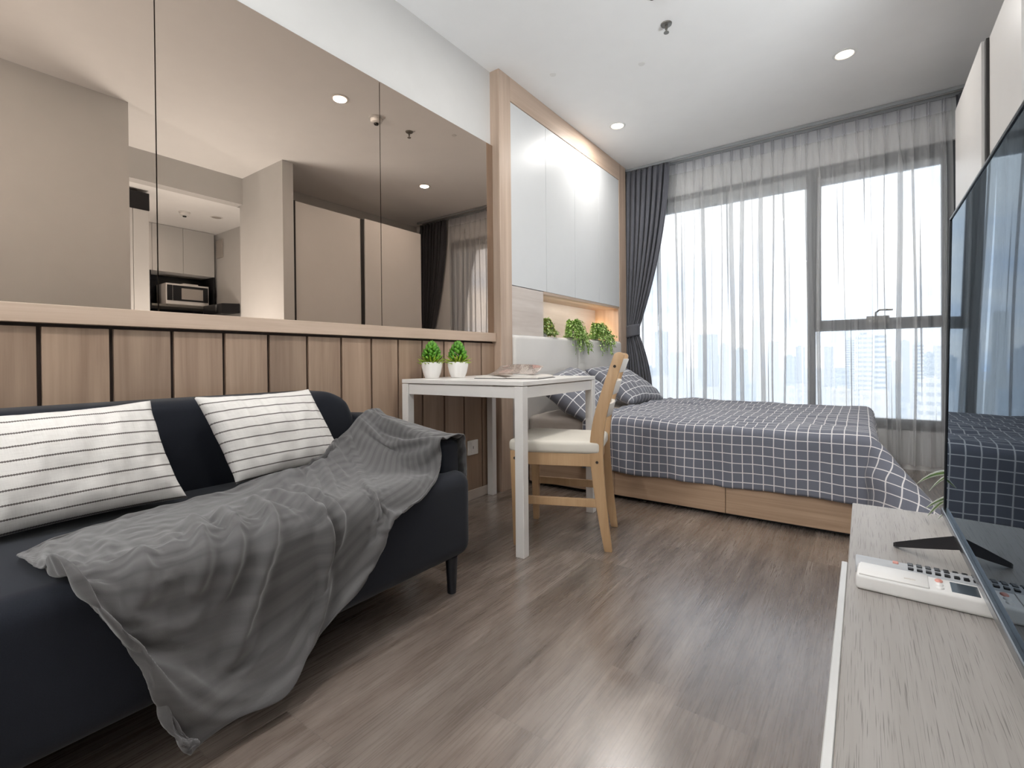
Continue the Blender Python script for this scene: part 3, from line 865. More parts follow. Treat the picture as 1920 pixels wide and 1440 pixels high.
def seatpad():
    P = []
    n = 40
    bm = bmesh.new()
    t = bmesh.new()
    outl = [(-0.175, -0.176), (0.20, -0.206), (0.236, -0.190), (0.240, 0.0), (0.236, 0.190), (0.20, 0.206), (-0.175, 0.176)]
    prism(t, outl, 0.418, 0.474, 'xy', 0.018, 5)
    for v in t.verts:
        if v.co.z > 0.45: v.co.z += 0.010*(1 - (v.co.y/0.2)**2)*(1 - ((v.co.x - 0.02)/0.2)**2)
    bmesh.ops.transform(t, matrix=CM, verts=t.verts)
    return t
o = obj('seat_cushion', seatpad(), M['seat_fabric'], ch, smooth=True, angle=70)
for (x, y_, z) in ((0.204, 0.2005, 0.392), (-0.158, 0.174, 0.385), (-0.236, 0.174, 0.80)):
    bm = BM(); cyl(bm, (x, y_ - 0.002, z), (x, y_ + 0.0012, z), 0.0062, n=16); bmesh.ops.transform(bm, matrix=CM, verts=bm.verts)
    obj('screw', bm, M['brass_dark'], ch)

# ------------------------------------------------------------------ table plants
def table_plant(label, loc, seed, name='potted_plant', rz=0.0):
    random.seed(seed)
    t = thing(name, label, 'plant', loc, 0.0, 'little potted plants on the table')
    L = Vector(loc)
    bm = lathe(BM(), [(0, 0), (0.033, 0), (0.036, 0.003), (0.046, 0.03), (0.0525, 0.06), (0.054, 0.081), (0.053, 0.083), (0.0505, 0.081), (0.048, 0.068), (0, 0.068)], L, 40)
    pot = obj('pot', bm, M['pot'], t, smooth=True, angle=50)
    obj('soil', lathe(BM(), [(0, 0.0705), (0.046, 0.0705), (0.047, 0.069), (0, 0.069)], L, 24), M['soil'], pot)
    bm = BM()
    def leaf(base, d, ln, wd, th_):
        d = d.normalized(); a = d.cross(Vector((0, 0, 1)))
        if a.length < 0.05: a = Vector((1, 0, 0))
        a.normalize(); b = a.cross(d)
        ring = lambda s, k: [base + d*ln*s + a*wd*k + b*0, base + d*ln*s + b*th_*k, base + d*ln*s - a*wd*k, base + d*ln*s - b*th_*k]
        rs = [[bm.verts.new(p) for p in ring(s, k)] for s, k in ((0, 0.45), (0.35, 1.0), (0.72, 0.72))]
        tip = bm.verts.new(base + d*ln)
        for A, B in zip(rs, rs[1:]):
            for i in range(4): bm.faces.new((A[i], A[(i+1) % 4], B[(i+1) % 4], B[i]))
        for i in range(4): bm.faces.new((rs[-1][i], rs[-1][(i+1) % 4], tip))
        bm.faces.new(rs[0][::-1])
    for ringi, (n, el, zz) in enumerate(((18, 12, 0.083), (16, 28, 0.088), (14, 45, 0.094))):
        for k in range(n):
            az = 2*PI*(k + 0.5*ringi)/n + random.uniform(-.12, .12); e = math.radians(el + random.uniform(-7, 7))
            d = Vector((math.cos(az)*math.cos(e), math.sin(az)*math.cos(e), math.sin(e)))
            leaf(L + Vector((math.cos(az)*0.022, math.sin(az)*0.022, zz - 0.012)), d, random.uniform(0.046, 0.060), 0.0060, 0.003)
    obj('leaf_rosette', bm, M['leaf_lime'], t, smooth=True, label='lime green spiky leaves')
    bm = BM()
    n = 46
    for k in range(n):
        f = k/(n-1); phi = k*2.39996 + random.uniform(-.2, .2)
        z = 0.098 + 0.070*f; r = 0.040*math.sqrt(max(0.02, 1 - f**1.7))
        d = Vector((math.cos(phi)*(1 - f*0.9), math.sin(phi)*(1 - f*0.9), 0.35 + 0.9*f))
        leaf(L + Vector((math.cos(phi)*r*0.72, math.sin(phi)*r*0.72, z)), d, 0.029, 0.0120, 0.0110)
    obj('bud_cluster', bm, M['leaf_green'], t, smooth=True, label='dome of green pointed buds')
    return t
table_plant('small potted plant in a white pot, the left one on the table, nearer the sofa', (-1.796, 1.765, 0.7407), 3)
table_plant('small potted plant in a white pot, the right one on the table, beside the magazine', (-1.713, 1.872, 0.7407), 11)

# magazine lying open
mg = thing('magazine', 'open magazine with printed photo pages lying on the white table', 'magazine', (-1.40, 1.96, 0.741))
MM = Matrix.Translation((-1.405, 1.955, 0.741)) @ Matrix.Rotation(math.radians(11), 4, 'Z')
obj('cover', box(BM(), -0.172, 0.172, -0.11, 0.11, 0.0, 0.0022, M=MM), M['brass_dark'], mg)
def page_block(x0, x1, h, curve):
    n = 26; top = []; bm = BM()
    pts = [(x0, 0.0024)]
    for k in range(n):
        f = k/(n-1); x = x0 + (x1 - x0)*f
        g = f if curve < 0 else 1 - f
        pts.append((x, 0.0024 + h*(0.25 + 0.75*math.sin(PI*min(1, (1 - g)**0.8*0.93 + 0.07)))))
    pts.append((x1, 0.0024))
    return prism(bm, pts, -0.106, 0.106, 'xz', M=MM)
obj('page_block', page_block(-0.165, -0.002, 0.012, 1), M['paper'], mg, smooth=True, angle=50)
obj('page_block', page_block(0.002, 0.165, 0.016, -1), M['paper'], mg, smooth=True, angle=50)
def page(x0, x1, lift, yo):
    P = []; U = []
    n = 24
    for i in range(n):
        f = i/(n-1); r = []; u = []
        for j in range(14):
            g = j/13
            p = MM @ Vector((x0 + (x1 - x0)*f, -0.104 + 0.200*g - 0.05*g*g, 0.021 + 0.004*math.sin(PI*f) + lift*2.0*g**1.5*(1 - 0.12*(2*f - 1)**2)))
            r.append(p); u.append((f, g))
        P.append(r); U.append(u)
    return grid(P, U)
o = obj('photo_page', page(-0.105, 0.135, 0.022, 0), M['photo'], mg, smooth=True, label='glossy page printed with brown room photos'); solid(o, 0.0008)

# ------------------------------------------------------------------ trailing plants in the niche
def sprig_leaves(bm, p, d, ln, wd):
    d = d.normalized(); a = d.cross(Vector((0, 0, 1)))
    if a.length < 0.05: a = Vector((0, 1, 0))
    a.normalize(); nn = a.cross(d)
    v = [bm.verts.new(p), bm.verts.new(p + d*ln*0.5 + a*wd + nn*wd*0.3), bm.verts.new(p + d*ln), bm.verts.new(p + d*ln*0.5 - a*wd + nn*wd*0.3), bm.verts.new(p + d*ln*0.5)]
    bm.faces.new((v[0], v[1], v[4])); bm.faces.new((v[1], v[2], v[4])); bm.faces.new((v[2], v[3], v[4])); bm.faces.new((v[3], v[0], v[4]))

def trailing(label, c, n, reach, up, fall, mat, mat2, seed, spread=1.0, lsz=0.019):
    random.seed(seed)
    t = thing('trailing_plant', label, 'plant', c, 0, 'trailing plants in the niche')
    C0 = Vector(c)
    obj('pot', lathe(BM(), [(0, 0), (0.032, 0), (0.042, 0.05), (0.040, 0.05), (0.036, 0.04), (0, 0.04)], C0, 20), M['pot'], t, smooth=True, angle=50)
    bs, b1, b2 = BM(), BM(), BM()
    for k in range(n):
        az = random.uniform(-1.5, 1.5)*spread + 0.0
        out = Vector((math.cos(az), math.sin(az)*1.5, 0)); out.normalize()
        rch = reach*random.uniform(0.35, 1.0); u = up*random.uniform(0.4, 1.0); fl = fall*random.uniform(0.1, 1.0)**1.3
        pts = []
        for q in range(9):
            f = q/8
            h = rch*(1 - (1 - f)**1.6)
            z = 0.045 + u*math.sin(PI*min(f*1.5, 1.0))*1.0 - fl*max(0, f - 0.38)**1.4*2.0
            p = C0 + out*h + Vector((0, 0, z)) + Vector((random.uniform(-1, 1), random.uniform(-1, 1), random.uniform(-1, 1)))*0.004
            # the stems rest on the headboard's top edge instead of passing through it
            if p.x < -1.808: p.z = max(p.z, C0.z + 0.006)
            pts.append(p)
        tube(bs, pts, 0.0009, 4)
        for q in range(1, 9):
            for rep in range(4):
                f = random.random(); p = pts[q-1].lerp(pts[q], f)
                d = (pts[q] - pts[q-1]).normalized() + Vector((random.uniform(-1, 1), random.uniform(-1, 1), random.uniform(-0.8, 0.8)))*0.9
                tip = q/8
                s_ = lsz*random.uniform(0.6, 1.25)
                if p.x + d.x*s_ < -1.803 and p.z + d.z*s_ < C0.z + 0.004: continue
                sprig_leaves(b2 if random.random() < 0.2 + 0.6*tip else b1, p, d, s_, s_*0.33)
    obj('stems', bs, M['stem'], t)
    obj('foliage', b1, mat, t, label='green foliage'); obj('leaf_tips', b2, mat2, t, label='paler leaf tips')
    return t
trailing('olive coloured bushy plant, first in the niche next to the washed oak panel', (-1.925, 3.03, 0.997), 150, 0.125, 0.095, 0.03, M['olive_leaf'], M['fern_pale'], 4, 1.6)
trailing('bright green fern hanging over the headboard seam, middle of the niche plants', (-1.90, 3.40, 0.997), 150, 0.185, 0.10, 0.17, M['fern'], M['fern_pale'], 5, 0.9)
trailing('bright green fern spilling over the second headboard panel, nearest the warm lit niche end', (-1.90, 3.84, 0.997), 150, 0.195, 0.10, 0.18, M['fern'], M['fern_pale'], 9, 0.9)

# ------------------------------------------------------------------ window
gy = 4.62
wn = BM(); mi_d = 0
def wbar(x0, x1, z0, z1, y0=4.60, y1=4.66, mi=0): box(wn, x0, x1, y0, y1, z0, z1, 0.002, 1, mi=mi)
wbar(-1.884, 0.53, 2.312, 2.354)                  # head
wbar(-1.884, 0.53, 0.287, 0.365, mi=0)            # sill rail
wbar(-1.884, -1.83, 0.365, 2.312)                 # left jamb
wbar(0.455, 0.53, 0.365, 2.312)                  # right jamb
wbar(-0.368, -0.312, 0.365, 2.312)               # mullion
wbar(-0.312, 0.455, 1.040, 1.125)                # transom of the opening sash
wbar(-0.312, 0.455, 2.262, 2.312)                # deeper head over the opening sash
wbar(-0.312, -0.272, 1.125, 2.262, 4.605, 4.65)  # sash stile
struct('window_1', wn, M['win_dark'], label='tall dark framed window over the bed with city view', cat='window')
win = bpy.data.objects['window_1']
bm = BM(); box(bm, -1.83, -0.37, 4.603, 4.65, 2.212, 2.311, 0.003, 1); box(bm, -0.271, 0.454, 4.603, 4.65, 2.212, 2.262, 0.003, 1)
obj('top_rail', bm, M['win_light'], win, label='light grey rail')
obj('pane', box(BM(), -1.83, -0.37, 4.628, 4.634, 0.366, 2.211), M['glass'], win)
obj('pane', box(BM(), -0.271, 0.454, 4.628, 4.634, 1.126, 2.211), M['glass'], win)
obj('pane', box(BM(), -0.311, 0.454, 4.628, 4.634, 0.366, 1.039), M['glass'], win)
bm = BM(); box(bm, 0.02, 0.16, 4.586, 4.60, 1.085, 1.142, 0.003, 1); tube(bm, [(0.078, 4.592, 1.13), (0.078, 4.575, 1.165), (0.10, 4.568, 1.184), (0.18, 4.566, 1.182)], 0.0065, 8)
obj('handle', bm, M['steel'], win)

# curtain track
tk = obj('curtain_track', box(box(BM(), -1.86, 0.98, 4.432, 4.452, 2.636, 2.6595, 0.002, 1), -1.86, 0.98, 4.525, 4.545, 2.636, 2.6595, 0.002, 1), M['alu'])
tag(tk, 'grey aluminium double curtain track along the ceiling above the window', 'curtain track')

# sheer curtains: pinch-pleated voile with real folds
def sheer(x0, x1, yc, z0, z1, seed, npl, ztop_tape=0.09):
    random.seed(seed)
    per = (x1 - x0)/npl
    NU = npl*26; rows = [z1, z1 - 0.03, z1 - 0.06, z1 - ztop_tape, z1 - 0.14, z1 - 0.22, z1 - 0.4] + [z1 - 0.4 - (z1 - 0.4 - z0)*k/14 for k in range(1, 15)]
    am = [random.uniform(0.6, 1.5) for _ in range(npl + 1)]; ov = [random.uniform(0.15, 1.0) for _ in range(npl + 1)]
    am2 = [random.uniform(-1, 1) for _ in range(npl + 1)]
    P = []
    for i in range(NU + 1):
        u = i/NU*npl; k = min(int(u), npl - 1); f = u - k
        r = []
        for z in rows:
            d = (z1 - z)/(z1 - z0)
            # near the top: narrow triple pinch; below: open soft folds
            lo = sstep(0.02, 0.16, d)
            q = (f - 0.5)
            pin = math.exp(-(q/0.13)**2)
            xp = x0 + (k + f)*per
            xx = xp + lo*ov[k]*0.46*per*math.sin(2*PI*f)*1.0 + lo*0.10*per*am2[k]*math.sin(4*PI*f + k)
            yy = yc - (1 - lo)*0.022*pin*math.cos(q*2*PI*5.5) + lo*0.026*am[k]*math.cos(2*PI*f) + lo*0.007*math.sin(6*PI*f + k*1.7)
            yy += 0.004*math.sin(z*3 + k)
            xx += 0.008*lo*math.sin(2.1*z + k*2.3)
            r.append((xx, yy, z))
        P.append(r)
    return P
def sheer_curtain(label, x0, x1, seed, npl, yc):
    t = thing('sheer_curtain', label, 'curtain', ((x0 + x1)/2, yc, 2.636), 0, 'white sheer curtains at the window')
    P = sheer(x0, x1, yc, 0.035, 2.634, seed, npl)
    obj('cloth', grid([r[3:] for r in P]), M['sheer'], t, smooth=True)
    obj('heading', grid([r[:4] for r in P]), M['sheer_tape'], t, smooth=True, label='denser grey heading tape with pinch pleats')
sheer_curtain('white sheer curtain over the large fixed pane left of the dark mullion', -1.83, -0.405, 5, 18, 4.535)
sheer_curtain('white sheer curtain over the pane with the transom and handle', -0.402, 0.505, 8, 11, 4.538)

# blackout curtains
def drape(x0, x1, tx0, tx1, bx0, bx1, yc, npl, zt=1.09, ztop=2.632, amp=0.030, lead=0.0, seed=1):
    random.seed(seed)
    zs = [ztop - (ztop - 0.03)*k/70 for k in range(71)]
    NU = npl*14
    ph = [random.uniform(-.4, .4) for _ in range(npl + 1)]
    P = []
    for i in range(NU + 1):
        u = i/NU; r = []
        for z in zs:
            if z > zt:
                f = (ztop - z)/(ztop - zt)
                a = x0 + (tx0 - x0)*f**2.2; b = x1 + (tx1 - x1)*(0.18*f + 0.82*f**1.9)
            else:
                f = (zt - z)/zt; g = min(1.0, f*1.9)
                a = tx0 + (bx0 - tx0)*g; b = tx1 + (bx1 - tx1)*(1 - (1 - g)**1.8)
            w = (b - a)
            tie = math.exp(-((z - zt)/0.16)**2)
            top = sstep(ztop - 0.14, ztop - 0.02, z)
            k = u*npl
            am = amp*(1 - 0.45*tie)*(1 - 0.55*top)
            flat = lead if lead else 0.0
            e = sstep(1 - flat, 1 - flat*0.7, u) if flat else 0.0
            yy = yc + am*math.cos(2*PI*k + ph[int(min(k, npl - 1))])*(1 - e) - 0.02*tie*math.sin(PI*u)
            xx = a + w*u + 0.16*w/npl*math.sin(4*PI*k)
            yy += 0.006*math.sin(k*9 + z*3)
            r.append((xx, yy, z))
        P.append(r)
    return grid(P)
def blackout(label, mat, tieargs, args, **k):
    t = thing('blackout_curtain', label, 'curtain', ((args[0] + args[1])/2, args[6], 2.632), 0, 'blackout curtains')
    o = obj('cloth', drape(*args, **k), mat, t, smooth=True); solid(o, 0.002)
    x0, x1, z0, z1, yc = tieargs
    n = 40; P = []
    for i in range(n + 1):
        a = 2*PI*i/n
        P.append([((x0 + x1)/2 + (x1 - x0)/2*math.cos(a), yc + 0.058*math.sin(a), z + (0.012*math.cos(a) if x0 < 0 else -0.012*math.cos(a))) for z in (z0, z0 + 0.02, z1 - 0.02, z1)])
    o = obj('tieback', grid(P), mat, t, smooth=True); solid(o, 0.004)
blackout('grey blackout curtain gathered by a tieback between the oak frame and the window', M['curtain'], (-1.857, -1.722, 1.045, 1.155, 4.435), (-1.85, -1.424, -1.85, -1.738, -1.85, -1.60, 4.44, 8), lead=0.09, seed=3)
blackout('charcoal blackout curtain in the corner behind the wardrobe, seen in the mirror', M['curtain_dark'], (0.80, 0.955, 1.045, 1.155, 4.495), (0.985, 0.522, 0.945, 0.815, 0.945, 0.70, 4.50, 8), seed=6)

# ------------------------------------------------------------------ wardrobe
wd = thing('wardrobe', 'cream sliding-door wardrobe behind the television on the right wall', 'wardrobe', (0.8, 3.2, 0))
bm = BM(); box(bm, 0.515, 1.143, 2.424, 4.01, 0.0, 2.335)
obj('carcass', bm, M['wardrobe'], wd)
sd1 = obj('sliding_door', box(BM(), 0.462, 0.482, 3.215, 4.012, 0.02, 2.338, 0.001, 1), M['wardrobe'], wd)
sd2 = obj('sliding_door', box(BM(), 0.486, 0.506, 2.455, 3.235, 0.02, 2.332, 0.001, 1), M['wardrobe'], wd)
obj('gap_shade', box(BM(), 0.474, 0.486, 3.178, 3.213, 0.02, 2.332, 0.001, 1), M['dark_gap'], sd1, label='dark upright strip standing in for the shaded gap between the doors')  # shade of the gap between the doors, made as a dark strip
obj('gap_shade', box(BM(), 0.474, 0.514, 2.425, 2.453, 0.02, 2.332, 0.001, 1), M['dark_gap'], sd2, label='dark upright strip standing in for the shaded gap between the doors')  # shade of the gap at the door's side, also a dark strip

# ------------------------------------------------------------------ console
cn = thing('tv_console', 'low television console with a limed oak top and white drawer fronts', 'console', (0.17, 0.6, 0))
obj('top', box(BM(), -0.024, 0.366, -0.75, 1.537, 0.428, 0.450, 0.0015, 1), M['console_top'], cn)
obj('body', box(BM(), -0.012, 0.366, -0.745, 1.532, 0.0, 0.427), M['white_satin'], cn)
for a, b in ((0.185, 1.098), (-0.74, 0.180)):
    obj('drawer', box(BM(), -0.034, -0.0245, a, b, 0.03, 0.446, 0.001, 1), M['white_lacquer'], cn)

# television
tv = thing('television', 'large flat black television on angled feet on the console', 'television', (0.15, 0.8, 0.45))
ty0, ty1, tz0, tz1, tx = 0.205, 1.308, 0.513, 1.107, 0.136
def tvx(z): return tx + 0.012*((z - tz0)/(tz1 - tz0)) - 0.004
TVM = Matrix.Translation((tx - 0.003, 0, tz0)) @ Matrix.Rotation(math.radians(1.0), 4, 'Y') @ Matrix.Translation((-tx, 0, -tz0))
bsh = obj('back_shell', box(BM(), tx + 0.006, tx + 0.022, ty0 + 0.002, ty1 - 0.002, tz0 + 0.004, tz1 - 0.002, 0.003, 2, TVM), M['black_plastic'], tv)
obj('screen', box(BM(), tx, tx + 0.006, ty0 + 0.004, ty1 - 0.004, tz0 + 0.010, tz1 - 0.004, M=TVM), M['tv'], tv, label='glossy dark screen')
bm = BM()
box(bm, tx - 0.0022, tx + 0.0058, ty1 - 0.004, ty1, tz0, tz1, 0.0008, 1, TVM); box(bm, tx - 0.0022, tx + 0.0058, ty0, ty0 + 0.004, tz0, tz1, 0.0008, 1, TVM)
box(bm, tx - 0.0022, tx + 0.0058, ty0 + 0.004, ty1 - 0.004, tz1 - 0.004, tz1, 0.0008, 1, TVM)
obj('bezel', bm, M['black_plastic'], tv)
obj('bottom_bar', box(BM(), tx - 0.006, tx + 0.0058, ty0, ty1, tz0 - 0.004, tz0 + 0.0096, 0.002, 2, TVM), M['chrome'], tv, label='brushed metal bar under the screen')
obj('electronics_box', box(BM(), tx + 0.020, tx + 0.060, 0.45, 1.05, tz0 + 0.02, tz0 + 0.30, 0.008, 2, TVM), M['black_plastic'], bsh)
def foot(yc, sgn):
    bm = BM()
    ap = Vector((tx + 0.006, yc, tz0 - 0.004))
    for tip in (Vector((0.050, yc + sgn*0.100, 0.4545)), Vector((0.236, yc + sgn*0.100, 0.4545))):
        d = tip - ap; n = Vector((-d.y, d.x, 0)).normalized()
        rings = []
        for f, hh, w in ((0, 0.013, 0.007), (0.5, 0.0095, 0.006), (0.95, 0.0050, 0.005), (1.0, 0.0036, 0.0035)):
            p = ap + d*f
            rings.append([bm.verts.new(p + n*w + Vector((0, 0, hh))), bm.verts.new(p - n*w + Vector((0, 0, hh))), bm.verts.new(p - n*w - Vector((0, 0, hh))), bm.verts.new(p + n*w - Vector((0, 0, hh)))])
        for A, B in zip(rings, rings[1:]):
            for i in range(4): bm.faces.new((A[i], A[(i+1) % 4], B[(i+1) % 4], B[i]))
        bm.faces.new(rings[0]); bm.faces.new(rings[-1][::-1])
    bmesh.ops.recalc_face_normals(bm, faces=bm.faces)
    return bm
obj('foot', foot(1.128, 1), M['black_metal'], tv); obj('foot', foot(0.385, -1), M['black_metal'], tv)

# remotes
rc = thing('air_conditioner_remote', 'white air-conditioner remote with a small display on the console', 'remote control', (0.07, 1.0, 0.45))
RM = Matrix.Translation((-0.010, 1.000, 0.4503)) @ Matrix.Rotation(math.radians(-2.0), 4, 'Z')
obj('body', box(BM(), 0.0, 0.172, -0.031, 0.029, 0.0, 0.0245, 0.005, 4, RM), M['white_plastic'], rc, smooth=True, angle=40)
flap = obj('flap', box(BM(), 0.004, 0.092, -0.029, 0.027, 0.0235, 0.0262, 0.0012, 2, RM), M['white_plastic'], rc, smooth=True, angle=40)
obj('display', box(BM(), 0.118, 0.150, -0.021, 0.019, 0.0240, 0.0252, 0.0004, 1, RM), M['lcd'], rc, label='dark display')
bm = BM(); lathe(bm, [(0, 0.0030), (0.0036, 0.0026), (0.0050, 0.0010), (0.0052, 0)], (0, 0, 0), 20)
bmesh.ops.transform(bm, matrix=RM @ Matrix.Translation((0.105, 0.014, 0.0243)) @ Matrix.Diagonal((1.0, 1.5, 0.8, 1)), verts=bm.verts)
obj('power_button', bm, M['red_button'], rc, smooth=True, label='pink power button')
for dy in (-0.002, -0.016):
    bm = BM(); lathe(bm, [(0, 0.0030), (0.0034, 0.0026), (0.0048, 0.0010), (0.0050, 0)], (0, 0, 0), 20)
    bmesh.ops.transform(bm, matrix=RM @ Matrix.Translation((0.105, dy, 0.0243)) @ Matrix.Diagonal((1.0, 1.3, 0.8, 1)), verts=bm.verts)
    obj('button', bm, M['white_plastic'], rc, smooth=True)
bm = BM(); box(bm, 0.062, 0.076, -0.012, -0.008, 0.0258, 0.0270, 0.0006, 1, RM); obj('flap_grip', bm, M['beige_plastic'], flap)

rt = thing('television_remote', 'grey television remote with black buttons lying behind the white remote', 'remote control', (0.07, 1.07, 0.45))
RT = Matrix.Translation((-0.012, 1.060, 0.4503)) @ Matrix.Rotation(math.radians(-1.0), 4, 'Z')
prof = [(0.022*math.cos(a), 0.0100 + 0.0145*math.sin(a)) for a in [PI*k/12 for k in range(13)]] + [(-0.019, 0.0), (0.019, 0.0)]
obj('body', prism(BM(), prof, 0.0, 0.21, 'yz', 0.0015, 2, RT), M['grey_plastic'], rt, smooth=True, angle=40)
bm = BM()
for i in range(11):
    for j in (-1, 0, 1):
        x = 0.072 + i*0.0115
        if i in (5, 6) and j == 0: continue
        box(bm, x, x + 0.0075, j*0.0105 - 0.0038, j*0.0105 + 0.0038, 0.0185 if j else 0.0225, 0.0242 if j else 0.0258, 0.0008, 1, RT)
obj('buttons', bm, M['black_plastic'], rt)
bm = BM(); box(bm, 0.052, 0.060, -0.005, 0.005, 0.0225, 0.0258, 0.001, 2, RT); obj('power_button', bm, M['red_button'], rt, label='pink power button')

# plant behind the television
pl = thing('variegated_plant', 'striped long-leaved plant peeking out behind the television', 'plant', (0.235, 1.44, 0.45))
PC = Vector((0.235, 1.445, 0.4505))
obj('pot', lathe(BM(), [(0, 0), (0.035, 0), (0.048, 0.07), (0.045, 0.07), (0.042, 0.06), (0, 0.06)], PC, 28), M['pot'], pl, smooth=True, angle=50)
random.seed(21)
bg, bw = BM(), BM()
def ribbon(az, ln, rise, droop, wdt):
    pts = []
    for q in range(13):
        f = q/12
        r = ln*f; z = 0.06 + rise*math.sin(PI*min(f*0.75, 1)) - droop*f**2.2
        pts.append(PC + Vector((math.cos(az)*r, math.sin(az)*r, z)))
    side = Vector((-math.sin(az), math.cos(az), 0.9)).normalized()
    for bm_, a, b in ((bg, -0.35, 0.35), (bw, 0.35, 1.0), (bw, -1.0, -0.35)):
        prev = None
        for q, p in enumerate(pts):
            f = q/12; w = wdt*(0.4 + 1.2*f)*(1 - f)**0.6 + 0.0004
            cur = (bm_.verts.new(p + side*w*a), bm_.verts.new(p + side*w*b))
            if prev: bm_.faces.new((prev[0], prev[1], cur[1], cur[0]))
            prev = cur
for az, ln, rise, droop in ((PI*0.99, 0.135, 0.065, 0.02), (PI*1.02, 0.115, 0.07, 0.035), (PI*0.96, 0.12, 0.02, 0.045), (PI*0.90, 0.12, 0.03, 0.075), (PI*1.0, 0.10, 0.015, 0.06), (0.3, 0.10, 0.07, 0.03), (1.0, 0.12, 0.07, 0.05), (PI*0.65, 0.13, 0.07, 0.06), (1.4, 0.12, 0.06, 0.05)):
    ribbon(az, ln, rise, droop, 0.017)
o = obj('leaf_centres', bg, M['dracaena'], pl, smooth=True, label='green leaf centres'); solid(o, 0.0008)
o = obj('leaf_margins', bw, M['dracaena_white'], pl, smooth=True, label='white leaf margins'); solid(o, 0.0008)

# wall socket
sk = thing('wall_socket', 'white double wall socket low on the wainscot behind the throw', 'socket', (-1.892, 2.187, 0.31))
obj('plate', box(BM(), -1.893, -1.884, 2.143, 2.232, 0.268, 0.354, 0.002, 2), M['white_plastic'], sk)
outl_ = obj('outlet', box(BM(), -1.885, -1.8825, 2.168, 2.207, 0.282, 0.341, 0.001, 1), M['white_plastic'], sk)
bm = BM(); box(bm, -1.883, -1.8822, 2.184, 2.188, 0.303, 0.319); obj('slot', bm, M['black_matt'], outl_)

# ------------------------------------------------------------------ ceiling fittings
def downlight(label, x, y, z=H, power=18.0, on=True, grp='recessed ceiling downlights'):
    t = thing('downlight', label, 'ceiling light', (x, y, z), 0, grp)
    n = 36
    obj('trim_ring', lathe(BM(), [(0.048, -0.0002), (0.062, -0.0002), (0.062, -0.003), (0.050, -0.006), (0.046, -0.003), (0.046, -0.0002)], (x, y, z), n), M['white_disc'], t, smooth=True, angle=50)
    obj('lens', lathe(BM(), [(0, -0.0012), (0.046, -0.0012), (0.046, -0.0022), (0, -0.0022)], (x, y, z), n), M['glow'] if on else M['vent'], t, label='glowing lens' if on else 'unlit lens')
    if on:
        L = bpy.data.lights.new('lamp', 'AREA'); L.shape = 'DISK'; L.size = 0.085; L.energy = power; L.color = (1.0, 0.97, 0.935)
        o = bpy.data.objects.new('lamp', L); o.location = (x, y, z - 0.008); link(o, t)
    return t
LP = 13.0; UPL = 96.0; UPB = 37.0
downlight('lit recessed downlight near the storage wall and curtain', -1.551, 3.56, power=LP*0.72)
downlight('lit recessed downlight at the top of the photo, toward the wardrobe side', -0.085, 3.555, power=LP*0.5)
downlight('lit recessed downlight seen glowing in the middle mirror panel', -0.85, 2.026, power=LP)
downlight('unseen recessed downlight added as fill above the sofa end of the room', -0.85, 0.35, power=LP)  # fill lamp added out of view
downlight('unseen recessed downlight added as fill at the far end behind the camera', -0.85, -1.4, power=LP)  # another added fill lamp, never in view
def uplighter(label, x, y, power, h=1.0, k=1.0):  # added lamps, out of view, that brighten the ceiling
    t = thing('fill_lamp', label, 'lamp', (x, y, 0))
    obj('base', lathe(BM(), [(0, 0), (0.14, 0), (0.14, 0.012), (0.02, 0.022), (0, 0.022)], (x, y, 0), 32), M['steel'], t, smooth=True, angle=40)
    obj('pole', cyl(BM(), (x, y, 0.0222), (x, y, h), 0.012), M['steel'], t, smooth=True, angle=40)
    obj('bowl', lathe(BM(), [(r_*k, z_) for r_, z_ in ((0, 0.0002), (0.01, 0.0002), (0.06, 0.015), (0.15, 0.10), (0.155, 0.11), (0.148, 0.11), (0.055, 0.022), (0, 0.01))], (x, y, h), 40), M['white_disc'], t, smooth=True, angle=60)
    L = bpy.data.lights.new('lamp', 'AREA'); L.shape = 'DISK'; L.size = 0.22*k; L.energy = power; L.color = (0.93, 0.975, 1.0)
    o = bpy.data.objects.new('lamp', L); o.location = (x, y, h + 0.10); o.rotation_euler = (PI, 0, 0); link(o, t)
uplighter('white bowl uplighter floor lamp added as unseen fill at the end of the room behind the camera', -0.9, -1.75, UPL)
uplighter('short white bowl uplighter lamp added as unseen fill in the entry passage beside the kitchen opening', 0.80, 1.72, UPB, 0.45, 2.0)
downlight('unlit recessed downlight in the lower kitchen ceiling', 1.849, 2.347, 2.40, on=False)
downlight('lit recessed downlight over the kitchen counter', 2.0, 1.45, 2.40, power=10)

def smoke(label, x, y, z):
    t = thing('smoke_detector', label, 'smoke detector', (x, y, z))
    obj('base', lathe(BM(), [(0, 0), (0.052, 0), (0.052, -0.012), (0, -0.012)], (x, y, z), 32), M['white_disc'], t, smooth=True, angle=40)
    hd_ = obj('head', lathe(BM(), [(0, -0.0125), (0.046, -0.0125), (0.040, -0.035), (0.028, -0.042), (0, -0.042)], (x, y, z), 32), M['white_disc'], t, smooth=True, angle=40)
    obj('sensor', lathe(BM(), [(0, -0.0425), (0.018, -0.0425), (0.016, -0.052), (0, -0.052)], (x, y, z), 20), M['black_matt'], hd_)
smoke('white smoke detector on the main ceiling, seen at a mirror seam', -0.834, 2.348, H)
smoke('white smoke detector on the lower kitchen ceiling, seen in the mirror', 1.908, 2.064, 2.40)
sp_ = thing('sprinkler', 'small metal fire sprinkler on the ceiling, seen in the right mirror panel', 'sprinkler', (-0.864, 2.647, H))
obj('rosette', lathe(BM(), [(0, 0), (0.030, 0), (0.028, -0.006), (0, -0.008)], (-0.864, 2.647, H), 28), M['steel'], sp_, smooth=True, angle=40)
